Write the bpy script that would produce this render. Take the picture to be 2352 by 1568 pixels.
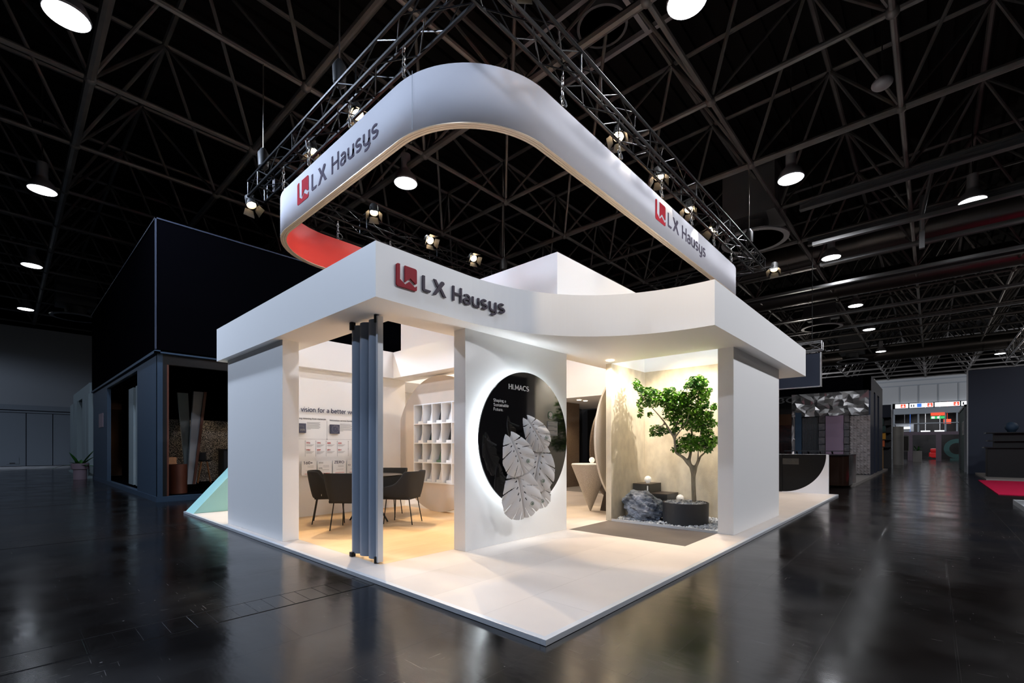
import bpy, bmesh, math, random
from math import sin, cos, pi, radians, sqrt
from mathutils import Vector, Matrix
from mathutils.geometry import tessellate_polygon
for o in list(bpy.data.objects): bpy.data.objects.remove(o)
S = bpy.context.scene
COL = S.collection
# ---------------------------------------------------------------- camera
CX, CY, CZ = -2.2319, -1.7517, 1.22
cam = bpy.data.cameras.new('camera'); co = bpy.data.objects.new('camera', cam); COL.objects.link(co)
co.location = (CX, CY, CZ); co.rotation_euler = (pi/2, 0, radians(42.32388-90))
cam.sensor_width = 36; cam.lens = 36*1059.35/2352; cam.shift_y = (1028.27-784)/2352
cam.clip_end = 300; S.camera = co
# ---------------------------------------------------------------- world and view
w = bpy.data.worlds.new('world'); S.world = w; w.use_nodes = True
w.node_tree.nodes['Background'].inputs[0].default_value = (.35,.5,.8,1)
w.node_tree.nodes['Background'].inputs[1].default_value = .006
S.view_settings.view_transform = 'Standard'; S.view_settings.look = 'None'
S.view_settings.gamma = 1; S.view_settings.use_curve_mapping = False
S.view_settings.exposure = 0.0
# ---------------------------------------------------------------- lights of the stand and hall, plus added fill
COOL = (.93,.94,1.0); BLUE = (.66,.78,1.0); WARM = (1.0,.78,.52); NEUT = (1.0,.91,.82)
def light(kind, loc, target, power, color, size=.1, angle=60, blend=.5, name='light'):
    l = bpy.data.lights.new(name, kind); o = bpy.data.objects.new(name, l); COL.objects.link(o)
    l.energy = power; l.color = color
    o.location = loc
    if kind != 'POINT':
        o.rotation_euler = (Vector(target)-Vector(loc)).to_track_quat('-Z','Y').to_euler()
    if kind == 'SPOT':
        l.spot_size = radians(angle); l.spot_blend = blend; l.shadow_soft_size = size
    elif kind == 'AREA': l.size = size
    else: l.shadow_soft_size = size
    return o
# high bay lamps of the hall, some added out of view: (x, y, power, colour); the lamp bodies stand at the same places
HALL = [(-1.56,-6.5,500,BLUE),(4.9,-6.5,2250,COOL),(11.5,-6.2,2400,COOL),(18.2,-6.2,600,COOL),(-1.56,1.0,700,BLUE),(-8.1,1.0,1500,BLUE),(-8.1,8.6,2000,BLUE),  # leftmost ones added out of view to brighten the stand's left faces
        (-1.565,8.6,2800,BLUE),(-1.56,16.09,60,BLUE),(-1.555,23.76,12,BLUE),(-1.55,32.0,12,BLUE),(-9,30.5,1600,BLUE),  # leftmost lamp added out of view to brighten the left hall wall
        (4.96,1.09,650,COOL),(11.5,.96,700,COOL),(18.2,.99,60,COOL),(25.9,1.03,8,COOL),(32.1,1.0,8,COOL),(40.5,.99,8,COOL),(47.4,-5.48,300,COOL),(54,-12,600,COOL),(54,8,600,COOL),  # those nearest the end wall are added, unseen, to brighten it
        (4.88,8.52,400,COOL)]
for i,(x,y,p,c) in enumerate(HALL):
    hl = light('SPOT',(x,y,8.14),(x,y,0),p,c,.13 if (x,y) == (4.96,1.09) else .24,168,.22,'high_bay_light')
# warm spotlights clamped to the truss: position, aim, power, cone
TRUSS_SPOTS = [((1.32,6.11,6.28),(1.9,4.6,0),600,50,WARM),((1.39,4.72,6.28),(1.2,1.6,0),480,44,WARM),
   ((1.55,1.45,6.25),(3.0,.9,2.3),800,38,WARM),  # added out of view to brighten the curved canopy front
   ((4.80,7.35,6.3),(3.5,1.0,1.4),900,44,WARM),((6.25,7.35,6.3),(4.2,.8,.8),900,44,WARM),
   ((8.90,2.05,6.3),(5.8,4.2,1),320,60,WARM),((6.06,2.05,6.3),(4.3,1.2,.0),420,50,WARM),((4.53,2.05,6.3),(2.0,1.2,0),300,50,NEUT),
   ((7.62,2.1,6.3),(5.2,1.45,1.0),800,32,NEUT),((11.5,1.35,5.93),(8.6,1.0,0),500,60,WARM),
   ((3.15,7.2,6.3),(1.8,4.9,0),1250,66,WARM),((1.05,8.2,6.0),(1.6,5.2,0),500,60,WARM)]
for p,t,e,a,c in TRUSS_SPOTS: light('SPOT',p,t,e,c,.03,a,.35,'stage_spotlight')
# added lights without fixtures that brighten the outside of the hanging ring
for x in (2.6,4.0,5.4,6.8,8.2,9.6): light('SPOT',(x,1.35,6.35),(x+.5,1.8,5.0),16,COOL,.03,110,.9,'ring_fill_light')
# added point lights near the silver trusses that brighten the roof tubes
for p,e in (((26.4,-8,5.6),260),((33,4.5,4.9),260),((44,-8,5.4),260),((17.2,3.5,4.7),40)): light('POINT',p,(0,0,0),e,NEUT,.15,name='roof_tube_fill')
# added lights without fixtures that brighten the end wall of the hall
for y in (-11,9): light('SPOT',(50,y,7.9),(62,-2,6.5),2600,COOL,.3,110,.7,name='end_wall_fill')
# downlights over the corridor
for p in ((8.73,5.657,2.57),(9.06,5.655,2.57)): light('SPOT',p,(p[0],p[1],0),60,WARM,.03,100,.7,'downlight')
# area light without a fixture inside the raised light well; small projectors over the garden
light('AREA',(5.7,4.4,3.98),(5.7,4.4,0),80,WARM,1.6,name='light_well_area')
light('SPOT',(4.1,1.95,2.56),(5.3,2.56,1.1),70,NEUT,.03,80,.6,'corridor_fill_spot')  # added, with its fixture, to brighten the pale terrazzo disc
light('SPOT',(4.75,.62,3.02),(4.95,1.6,.5),230,NEUT,.03,105,.5,'garden_spotlight')
light('SPOT',(4.5,1.9,3.02),(5.3,.9,.9),130,WARM,.03,100,.5,'garden_spotlight')
# ---------------------------------------------------------------- colours and materials
def lin(c):
    c = c/255.0
    return c/12.92 if c <= .04045 else ((c+.055)/1.055)**2.4
def rgb(r,g,b): return (lin(r),lin(g),lin(b),1)
def mat(name, col, rough=.5, metal=0, noise=None, bump=0, bscale=30, emit=0, coat=0, stretch=(1,1,1), spec=.5, alpha=None, trans=0):
    m = bpy.data.materials.new(name); m.use_nodes = True; nt = m.node_tree; b = nt.nodes['Principled BSDF']
    b.inputs['Base Color'].default_value = col; b.inputs['Roughness'].default_value = rough; b.inputs['Metallic'].default_value = metal
    b.inputs['Specular IOR Level'].default_value = spec
    if coat: b.inputs['Coat Weight'].default_value = coat; b.inputs['Coat Roughness'].default_value = .05
    if trans: b.inputs['Transmission Weight'].default_value = trans; b.inputs['IOR'].default_value = 1.45
    if emit: b.inputs['Emission Color'].default_value = col; b.inputs['Emission Strength'].default_value = emit
    if noise or bump:
        tc = nt.nodes.new('ShaderNodeTexCoord'); mp = nt.nodes.new('ShaderNodeMapping'); mp.inputs['Scale'].default_value = stretch
        nt.links.new(tc.outputs['Object'], mp.inputs[0])
    if noise:
        c2, sc, det = noise
        n = nt.nodes.new('ShaderNodeTexNoise'); n.inputs['Scale'].default_value = sc; n.inputs['Detail'].default_value = det
        nt.links.new(mp.outputs[0], n.inputs['Vector'])
        r = nt.nodes.new('ShaderNodeValToRGB'); r.color_ramp.elements[0].position = .35; r.color_ramp.elements[1].position = .65
        r.color_ramp.elements[0].color = col; r.color_ramp.elements[1].color = c2
        nt.links.new(n.outputs[0], r.inputs[0]); nt.links.new(r.outputs[0], b.inputs['Base Color'])
    if bump:
        n = nt.nodes.new('ShaderNodeTexNoise'); n.inputs['Scale'].default_value = bscale; n.inputs['Detail'].default_value = 4
        nt.links.new(mp.outputs[0], n.inputs['Vector'])
        bu = nt.nodes.new('ShaderNodeBump'); bu.inputs['Strength'].default_value = bump; bu.inputs['Distance'].default_value = .02
        nt.links.new(n.outputs[0], bu.inputs['Height']); nt.links.new(bu.outputs[0], b.inputs['Normal'])
    return m
M = {}
M['white'] = mat('white_paint', rgb(240,239,237), .55)
M['whitegloss'] = mat('white_satin', rgb(232,232,235), .3)
M['lino'] = mat('pale_lime_board', rgb(222,206,190), .6, noise=(rgb(215,203,188),3,4))
M['alu'] = mat('white_aluminium', rgb(205,208,212), .35, .3)
M['steel'] = mat('brushed_steel', rgb(150,150,150), .35, .9)
M['black'] = mat('black_paint', rgb(26,26,28), .45)
M['blackmetal'] = mat('black_metal', rgb(14,14,16), .3, .4)
M['matteblack'] = mat('matte_black_cloth', rgb(4,4,6), .95, spec=0)
M['navy'] = mat('navy_panel', rgb(40,46,60), .6, spec=.2)
M['rubber'] = mat('black_rubber', rgb(14,14,14), .7)
M['red'] = mat('emblem_red', rgb(146,24,38), .6, spec=.2)
M['ringred'] = mat('ring_red_cloth', rgb(222,66,60), .7)
M['grey'] = mat('letter_grey', rgb(72,64,74), .6, spec=.2)
M['ring'] = mat('stretched_white_cloth', rgb(184,184,190), .85, spec=.1)
M['redprint'] = mat('emblem_red_print', rgb(158,34,46), .85, spec=.08)
M['greyprint'] = mat('letter_grey_print', rgb(80,74,88), .85, spec=.08)
M['ringtrim'] = mat('ring_aluminium_trim', rgb(190,172,150), .35, .4)
M['disc'] = mat('gloss_black_acrylic', rgb(24,23,24), .07, coat=.6)
M['leafwhite'] = mat('matt_white_relief', rgb(224,220,216), .55)
M['led'] = mat('led_strip', (.86,.94,1,1), emit=21)
M['concrete'] = mat('beige_linen_concrete', rgb(208,198,176), .75, noise=(rgb(190,180,160),9,8), stretch=(1,1,.6), bump=.08, bscale=60)
M['terrazzo'] = mat('speckled_terrazzo', rgb(172,167,162), .5, noise=(rgb(136,131,126),120,2))
M['bronze'] = mat('brown_terrazzo', rgb(104,88,74), .45, noise=(rgb(84,70,58),40,3))
M['darkbrown'] = mat('dark_brown_stone', rgb(66,54,46), .45, noise=(rgb(54,44,38),14,3))
M['charcoal'] = mat('charcoal_stone', rgb(44,44,44), .4, noise=(rgb(54,53,50),6,3))
M['pot'] = mat('dark_pot', rgb(38,40,44), .5)
M['bark'] = mat('grey_brown_bark', rgb(150,142,124), .8, noise=(rgb(118,112,98),18,5), bump=.4, bscale=40, stretch=(1,1,.4))
M['leaf'] = mat('waxy_leaf_green', rgb(26,88,24), .3, noise=(rgb(112,166,44),7,3))
M['gravel'] = mat('grey_gravel', rgb(128,134,142), .8, noise=(rgb(196,198,200),14,2))
M['globe'] = mat('opal_glass_globe', rgb(246,240,230), .3, emit=.25)
M['chair'] = mat('charcoal_wool_felt', rgb(50,50,51), .85, spec=.2, bump=.06, bscale=300)
M['leg'] = mat('black_powder_coated_steel', rgb(16,16,17), .4)
M['tabletop'] = mat('dark_laminate', rgb(46,44,42), .22)
M['curtain'] = mat('slate_blue_vinyl', rgb(126,138,154), .42)
M['mint'] = mat('mint_board', rgb(158,210,205), .5)
M['spotbody'] = mat('matt_black_lamp_body', rgb(20,20,20), .6)
M['lampwarm'] = mat('tungsten_lamp_face', (1,.78,.5,1), emit=30)
M['lampcold'] = mat('high_bay_lens', (.92,.96,1,1), emit=8)
M['lampcap'] = mat('lamp_housing', rgb(120,120,125), .5)
M['chrome'] = mat('bright_chain', rgb(170,165,158), .3, .9)
M['truss'] = mat('black_truss_tube', rgb(14,15,18), .4, .5)
M['silvertruss'] = mat('silver_truss_tube', rgb(170,172,175), .35, .8)
M['tube'] = mat('roof_tube_paint', rgb(100,98,97), .5, .3, noise=(rgb(82,80,79),1.5,2))
M['deck'] = mat('dark_roof_deck', rgb(20,19,19), .85, spec=.1)
M['duct'] = mat('spiral_duct_steel', rgb(92,88,86), .35, .8)
M['duct2'] = mat('roof_box_grey', rgb(70,72,76), .6)
M['hallwall'] = mat('hall_wall_panel', rgb(146,150,154), .6)
M['hallwall2'] = mat('hall_wall_doors', rgb(122,130,138), .5)
M['yellow'] = mat('yellow_paint', rgb(200,160,30), .6)
M['ochre'] = mat('ochre_board', rgb(196,140,30), .6)
M['orange'] = mat('terracotta_board', rgb(190,92,44), .6)
M['teal'] = mat('teal_board', rgb(26,62,62), .6)
M['sagegreen'] = mat('sage_board', rgb(100,128,104), .5)
M['plum'] = mat('plum_board', rgb(70,60,70), .6)
M['redcarpet'] = mat('crimson_carpet', rgb(170,24,60), .95, spec=.05)
M['greygreen'] = mat('grey_green_board', rgb(112,124,126), .6)
M['bluepanel'] = mat('slate_blue_panel', rgb(38,54,70), .6, spec=.2)
M['paleterrazzo'] = mat('pale_grey_terrazzo', rgb(208,206,204), .5, noise=(rgb(180,178,176),120,2))
M['black2'] = mat('deep_black_board', rgb(14,14,15), .5, spec=.2)
M['darkglossbronze'] = mat('gloss_dark_bronze', rgb(44,30,24), .15, .5)
M['copper'] = mat('copper_brown_panel', rgb(84,42,26), .45, .2)
M['stoolwood'] = mat('oak_stool_leg', rgb(170,112,66), .5)
M['signwhite'] = mat('backlit_white_sign', (.9,.92,.95,1), emit=1.1)
M['signred'] = mat('backlit_red_sign', (.75,.07,.03,1), emit=1.0)
M['signgreen'] = mat('backlit_green_sign', (.03,.4,.12,1), emit=.9)
M['signblue'] = mat('backlit_blue_sign', (.04,.16,.6,1), emit=.9)
M['ink'] = mat('black_ink', rgb(36,34,40), .6)
M['redink'] = mat('red_ink', rgb(200,60,60), .6)
M['paper'] = mat('white_acrylic_card', rgb(246,246,246), .3)
M['picture'] = mat('dark_blue_picture_block', rgb(66,68,90), .5)
M['greycol'] = mat('warm_grey_column', rgb(150,150,150), .5)
M['leafdark'] = mat('dark_plant_green', rgb(30,90,20), .5)
M['mauvepot'] = mat('mauve_clay_pot', rgb(110,92,98), .8)
M['darkglass'] = mat('dark_glass_display', rgb(10,12,16), .12)
M['flightred'] = mat('red_painted_shell', rgb(190,24,28), .4)
M['gapwarm'] = mat('lit_wall_sconce', (1,.8,.5,1), emit=4)
def tiled(name, c1, c2, c3, sx, sy, mortar, rough, msize=.004, nscale=3, rot=0, bias=0, streak=(1,1,1)):
    m = bpy.data.materials.new(name); m.use_nodes = True; nt = m.node_tree; b = nt.nodes['Principled BSDF']
    tc = nt.nodes.new('ShaderNodeTexCoord'); mp = nt.nodes.new('ShaderNodeMapping'); mp.inputs['Rotation'].default_value[2] = rot
    nt.links.new(tc.outputs['Object'], mp.inputs[0])
    br = nt.nodes.new('ShaderNodeTexBrick'); br.inputs['Scale'].default_value = 1
    br.inputs['Brick Width'].default_value = sx; br.inputs['Row Height'].default_value = sy; br.inputs['Mortar Size'].default_value = msize
    br.inputs['Color1'].default_value = c1; br.inputs['Color2'].default_value = c2; br.inputs['Mortar'].default_value = mortar; br.inputs['Bias'].default_value = bias
    nt.links.new(mp.outputs[0], br.inputs[0])
    mp2 = nt.nodes.new('ShaderNodeMapping'); mp2.inputs['Scale'].default_value = streak; nt.links.new(tc.outputs['Object'], mp2.inputs[0])
    n = nt.nodes.new('ShaderNodeTexNoise'); n.inputs['Scale'].default_value = nscale; n.inputs['Detail'].default_value = 6
    nt.links.new(mp2.outputs[0], n.inputs['Vector'])
    mx = nt.nodes.new('ShaderNodeMixRGB'); mx.blend_type = 'MIX'; nt.links.new(n.outputs[0], mx.inputs[0])
    nt.links.new(br.outputs[0], mx.inputs[1]); mx.inputs[2].default_value = c3
    nt.links.new(mx.outputs[0], b.inputs['Base Color']); b.inputs['Roughness'].default_value = rough
    return m
M['stone'] = tiled('pale_travertine_tile', rgb(200,190,183), rgb(178,168,161), rgb(218,206,194), 1.2, .6, rgb(160,150,142), .38, .003, 1.6)
M['oak'] = tiled('light_oak_plank', rgb(222,186,140), rgb(208,170,122), rgb(232,200,158), 1.3, .19, rgb(186,150,108), .4, .002, 3, rot=0, streak=(1,9,1))
M['mattile'] = tiled('taupe_floor_tile', rgb(76,70,67), rgb(68,62,60), rgb(84,76,71), .9, .6, rgb(96,88,84), .5, .003, 2)
M['greytile'] = tiled('grey_floor_tile', rgb(116,112,108), rgb(106,102,100), rgb(128,122,116), .9, .6, rgb(96,92,88), .5, .003, 2)
# hall floor: dark polished wood-block asphalt with scratches, joints and uneven gloss
def hall_floor():
    m = bpy.data.materials.new('polished_dark_hall_floor'); m.use_nodes = True; nt = m.node_tree; b = nt.nodes['Principled BSDF']; L = nt.links
    tc = nt.nodes.new('ShaderNodeTexCoord')
    def noise(sc, det, st=(1,1,1), rot=0):
        mp = nt.nodes.new('ShaderNodeMapping'); mp.inputs['Scale'].default_value = st; mp.inputs['Rotation'].default_value[2] = rot
        L.new(tc.outputs['Object'], mp.inputs[0]); n = nt.nodes.new('ShaderNodeTexNoise')
        n.inputs['Scale'].default_value = sc; n.inputs['Detail'].default_value = det; L.new(mp.outputs[0], n.inputs['Vector']); return n.outputs[0]
    def ramp(src, p0, c0, p1, c1):
        r = nt.nodes.new('ShaderNodeValToRGB'); r.color_ramp.elements[0].position = p0; r.color_ramp.elements[1].position = p1
        r.color_ramp.elements[0].color = c0; r.color_ramp.elements[1].color = c1; L.new(src, r.inputs[0]); return r.outputs[0]
    def mix(f, a, c, mode='MIX'):
        x = nt.nodes.new('ShaderNodeMixRGB'); x.blend_type = mode
        if isinstance(f,float): x.inputs[0].default_value = f
        else: L.new(f, x.inputs[0])
        for i,v in ((1,a),(2,c)):
            if isinstance(v,tuple): x.inputs[i].default_value = v
            else: L.new(v, x.inputs[i])
        return x.outputs[0]
    br = nt.nodes.new('ShaderNodeTexBrick'); br.inputs['Scale'].default_value = 1; br.inputs['Brick Width'].default_value = 1.9; br.inputs['Row Height'].default_value = .62
    br.inputs['Mortar Size'].default_value = .006; br.inputs['Color1'].default_value = rgb(12,10,9); br.inputs['Color2'].default_value = rgb(7,6,7); br.inputs['Mortar'].default_value = rgb(8,8,9)
    L.new(tc.outputs['Object'], br.inputs[0])
    blot = ramp(noise(.8,5), .35, rgb(9,8,8), .7, rgb(24,18,14))
    base = mix(.5, br.outputs[0], blot)
    # white flecks and scratches (worn marks of their own shape)
    sc1 = ramp(noise(5,2,(1,28,1),.3), .69, (0,0,0,1), .74, (1,1,1,1)); sc2 = ramp(noise(4,2,(26,1,1),-.5), .69, (0,0,0,1), .74, (1,1,1,1))
    gate = ramp(noise(1.1,3), .47, (0,0,0,1), .62, (1,1,1,1))
    s = mix(1.0, mix(1.0, sc1, sc2, 'LIGHTEN'), gate, 'MULTIPLY')
    fl = nt.nodes.new('ShaderNodeTexVoronoi'); fl.inputs['Scale'].default_value = 5; L.new(tc.outputs['Object'], fl.inputs['Vector'])
    spk = ramp(fl.outputs['Distance'], .025, (1,1,1,1), .045, (0,0,0,1))
    s = mix(1.0, s, spk, 'LIGHTEN')
    sm = nt.nodes.new('ShaderNodeMath'); sm.operation = 'MULTIPLY'; sm.inputs[1].default_value = .3; L.new(s, sm.inputs[0])
    L.new(mix(sm.outputs[0], base, rgb(104,98,94)), b.inputs['Base Color'])
    rr = nt.nodes.new('ShaderNodeMath'); rr.operation = 'MULTIPLY_ADD'; rr.inputs[1].default_value = .16; L.new(s, rr.inputs[0]); L.new(ramp(noise(1.3,5), .3, (.11,.11,.11,1), .75, (.26,.26,.26,1)), rr.inputs[2])
    L.new(rr.outputs[0], b.inputs['Roughness'])
    b.inputs['Specular IOR Level'].default_value = .62
    bu = nt.nodes.new('ShaderNodeBump'); bu.inputs['Strength'].default_value = .07; bu.inputs['Distance'].default_value = .02
    L.new(noise(7,3,(1,.5,1)), bu.inputs['Height'])
    bu2 = nt.nodes.new('ShaderNodeBump'); bu2.inputs['Strength'].default_value = .5; bu2.inputs['Distance'].default_value = .004; bu2.invert = True
    L.new(br.outputs[1], bu2.inputs['Height']); L.new(bu.outputs[0], bu2.inputs['Normal']); L.new(bu2.outputs[0], b.inputs['Normal'])
    return m
M['floor'] = hall_floor()
def rock_mat():
    m = mat('blue_grey_rock', rgb(60,68,82), .7, noise=(rgb(150,158,172),4,14), bump=1.0, bscale=14, stretch=(1,1,1.6)); return m
M['rock'] = rock_mat()
M['speck'] = mat('speckled_mineral_wall', rgb(16,15,15), .6, noise=(rgb(172,162,150),44,3)); M['speck'].node_tree.nodes['Color Ramp'].color_ramp.elements[0].position = .49; M['speck'].node_tree.nodes['Color Ramp'].color_ramp.elements[1].position = .56
M['hammer'] = mat('crumpled_silver_panel', rgb(120,122,124), .3, .9, bump=1.0, bscale=6)
M['quilt'] = mat('faceted_metal_panel', rgb(160,154,152), .35, .55)
M['corr'] = mat('corrugated_chrome', rgb(120,122,124), .2, .9)
M['purple'] = mat('purple_woven_panel', rgb(98,88,112), .8, noise=(rgb(120,92,98),30,2), stretch=(1,1,8))
M['stonepile'] = mat('dark_stacked_stone', rgb(34,32,34), .4, noise=(rgb(60,52,50),8,4), bump=.5, bscale=12)
M['bronzegloss'] = mat('gloss_bronze_panel', rgb(120,88,66), .15, .6)
M['ember'] = mat('dark_reddish_panel', rgb(38,24,22), .25, noise=(rgb(70,34,26),5,4))
# ---------------------------------------------------------------- mesh helpers
class MB:
    def __init__(s): s.v = []; s.f = []
    def add(s, vs, fs):
        n = len(s.v); s.v += [tuple(p) for p in vs]; s.f += [tuple(n+i for i in q) for q in fs]; return s
    def box(s, x0,x1,y0,y1,z0,z1):
        return s.add([(x0,y0,z0),(x1,y0,z0),(x1,y1,z0),(x0,y1,z0),(x0,y0,z1),(x1,y0,z1),(x1,y1,z1),(x0,y1,z1)],
                     [(3,2,1,0),(4,5,6,7),(0,1,5,4),(1,2,6,5),(2,3,7,6),(3,0,4,7)])
    def obox(s, c, ax, ay, az):
        c, ax, ay, az = map(Vector,(c,ax,ay,az)); P = [c+i*ax+j*ay+k*az for k in (-1,1) for j in (-1,1) for i in (-1,1)]
        return s.add(P, [(2,3,1,0),(4,5,7,6),(0,1,5,4),(1,3,7,5),(3,2,6,7),(2,0,4,6)])
    def tube(s, a, b, r, n=8, r2=None, caps=True):
        a, b = Vector(a), Vector(b); d = b-a
        if d.length < 1e-6: return s
        q = d.to_track_quat('Z','Y'); r2 = r if r2 is None else r2
        vs = [a+q@Vector((r*cos(2*pi*i/n), r*sin(2*pi*i/n),0)) for i in range(n)]+[b+q@Vector((r2*cos(2*pi*i/n), r2*sin(2*pi*i/n),0)) for i in range(n)]
        fs = [(i,(i+1)%n,n+(i+1)%n,n+i) for i in range(n)]
        if caps: fs += [tuple(range(n-1,-1,-1)), tuple(range(n,2*n))]
        return s.add(vs, fs)
    def path(s, pts, r, n=8):
        for a,b in zip(pts,pts[1:]): s.tube(a,b,r,n)
        return s
    def lathe(s, prof, c=(0,0,0), n=40):
        cx,cy,cz = c; k = len(prof); vs = []
        for i in range(n):
            a = 2*pi*i/n
            vs += [(cx+r*cos(a), cy+r*sin(a), cz+z) for r,z in prof]
        fs = [(i*k+j, ((i+1)%n)*k+j, ((i+1)%n)*k+j+1, i*k+j+1) for i in range(n) for j in range(k-1)]
        if prof[0][0] > 1e-6: fs.append(tuple(i*k for i in range(n-1,-1,-1)))
        if prof[-1][0] > 1e-6: fs.append(tuple(i*k+k-1 for i in range(n)))
        return s.add(vs, fs)
    def ball(s, c, r, n=16, m=10, sz=1, jit=0, rnd=None):
        prof = [(r*sin(pi*j/m), -r*sz*cos(pi*j/m)) for j in range(m+1)]; n0 = len(s.v)
        s.lathe(prof, c, n)
        return s
    def prism(s, loops, z0, z1, plane='xy'):
        """extrude polygon (outer loop + holes) between z0 and z1; plane 'xy','yz' (extrude x),'xz' (extrude y)"""
        def P(a,b,c): return {'xy':(a,b,c),'yz':(c,a,b),'xz':(a,c,b)}[plane]
        tri = tessellate_polygon([[Vector((a,b,0)) for a,b in l] for l in loops])
        flat = [p for l in loops for p in l]; n = len(flat)
        vs = [P(a,b,z0) for a,b in flat]+[P(a,b,z1) for a,b in flat]
        fs = []
        for t in tri:
            A,B,C = (flat[i] for i in t); ar = (B[0]-A[0])*(C[1]-A[1])-(C[0]-A[0])*(B[1]-A[1])
            if abs(ar) < 1e-12: continue
            t = tuple(t) if ar > 0 else tuple(reversed(t))
            fs += [tuple(i+n for i in t), tuple(reversed(t))]
        k = 0
        for l in loops:
            m = len(l)
            for i in range(m): fs.append((k+i, k+(i+1)%m, n+k+(i+1)%m, n+k+i))
            k += m
        return s.add(vs, fs)
    def build(s, name, m, parent=None, bevel=0, smooth=False, recalc=True, seg=2):
        me = bpy.data.meshes.new(name); me.from_pydata(s.v, [], s.f); me.update()
        if recalc:
            b = bmesh.new(); b.from_mesh(me); bmesh.ops.recalc_face_normals(b, faces=b.faces); b.to_mesh(me); b.free()
        o = bpy.data.objects.new(name, me); COL.objects.link(o); me.materials.append(M[m] if isinstance(m,str) else m)
        if parent: o.parent = parent
        if smooth:
            for p in me.polygons: p.use_smooth = True
            me.set_sharp_from_angle(angle=radians(38))
        if bevel:
            bv = o.modifiers.new('bevel','BEVEL'); bv.width = bevel; bv.segments = seg; bv.limit_method = 'ANGLE'; bv.angle_limit = radians(50)
        return o
def tag(o, label=None, cat=None, group=None, kind=None):
    if label: o['label'] = label
    if cat: o['category'] = cat
    if group: o['group'] = group
    if kind: o['kind'] = kind
    return o
def empty(name, loc, label=None, cat=None, group=None, rz=0):
    o = bpy.data.objects.new(name, None); COL.objects.link(o); o.location = loc; o.rotation_euler = (0,0,rz); o.empty_display_size = .1
    return tag(o, label, cat, group)
def kids(o): return [c for c in bpy.data.objects if c.parent == o]
def copy_tree(o, loc=None, rz=None, label=None, parent=None, scale=None):
    c = o.copy(); COL.objects.link(c); c.parent = parent
    if loc is not None: c.location = loc
    if rz is not None: c.rotation_euler = (0,0,rz)
    if scale is not None: c.scale = scale
    if label: c['label'] = label
    for ch in kids(o): copy_tree(ch, parent=c)
    return c
def text_mesh(txt, size, extrude=.004, align='LEFT', space=1.0, bold=0):
    cu = bpy.data.curves.new('txt','FONT'); cu.body = txt; cu.size = size; cu.extrude = extrude; cu.align_x = align; cu.space_character = space; cu.offset = bold
    cu.resolution_u = 4
    o = bpy.data.objects.new('txt', cu); COL.objects.link(o)
    dg = bpy.context.evaluated_depsgraph_get(); me = bpy.data.meshes.new_from_object(o.evaluated_get(dg))
    bpy.data.objects.remove(o); bpy.data.curves.remove(cu)
    return me
def text(name, txt, size, m, origin, ux, uz, nrm, parent=None, extrude=.003, align='LEFT', width=None, bold=0, space=1.0, fn=None, pivot=(0,0,0)):
    """flat letters: origin point, ux = reading direction, uz = up, nrm = out of the surface. width fits the run."""
    me = text_mesh(txt, size, extrude, align, space, bold)
    xs = [v.co.x for v in me.vertices]; k = 1.0
    if width: k = width/(max(xs)-min(xs))
    x0 = min(xs) if width and align == 'LEFT' else 0
    O, U, Z, N = map(Vector,(origin,ux,uz,nrm)); pv = Vector(pivot)
    for v in me.vertices:
        a, b, c = (v.co.x-x0)*k, v.co.y, v.co.z+extrude
        v.co = (Vector(fn(a,b,c)) if fn else O+U*a+Z*b+N*c) - pv
    o = bpy.data.objects.new(name, me); COL.objects.link(o); me.materials.clear(); me.materials.append(M[m])
    if parent: o.parent = parent
    return o
rnd = random.Random(7)
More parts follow.
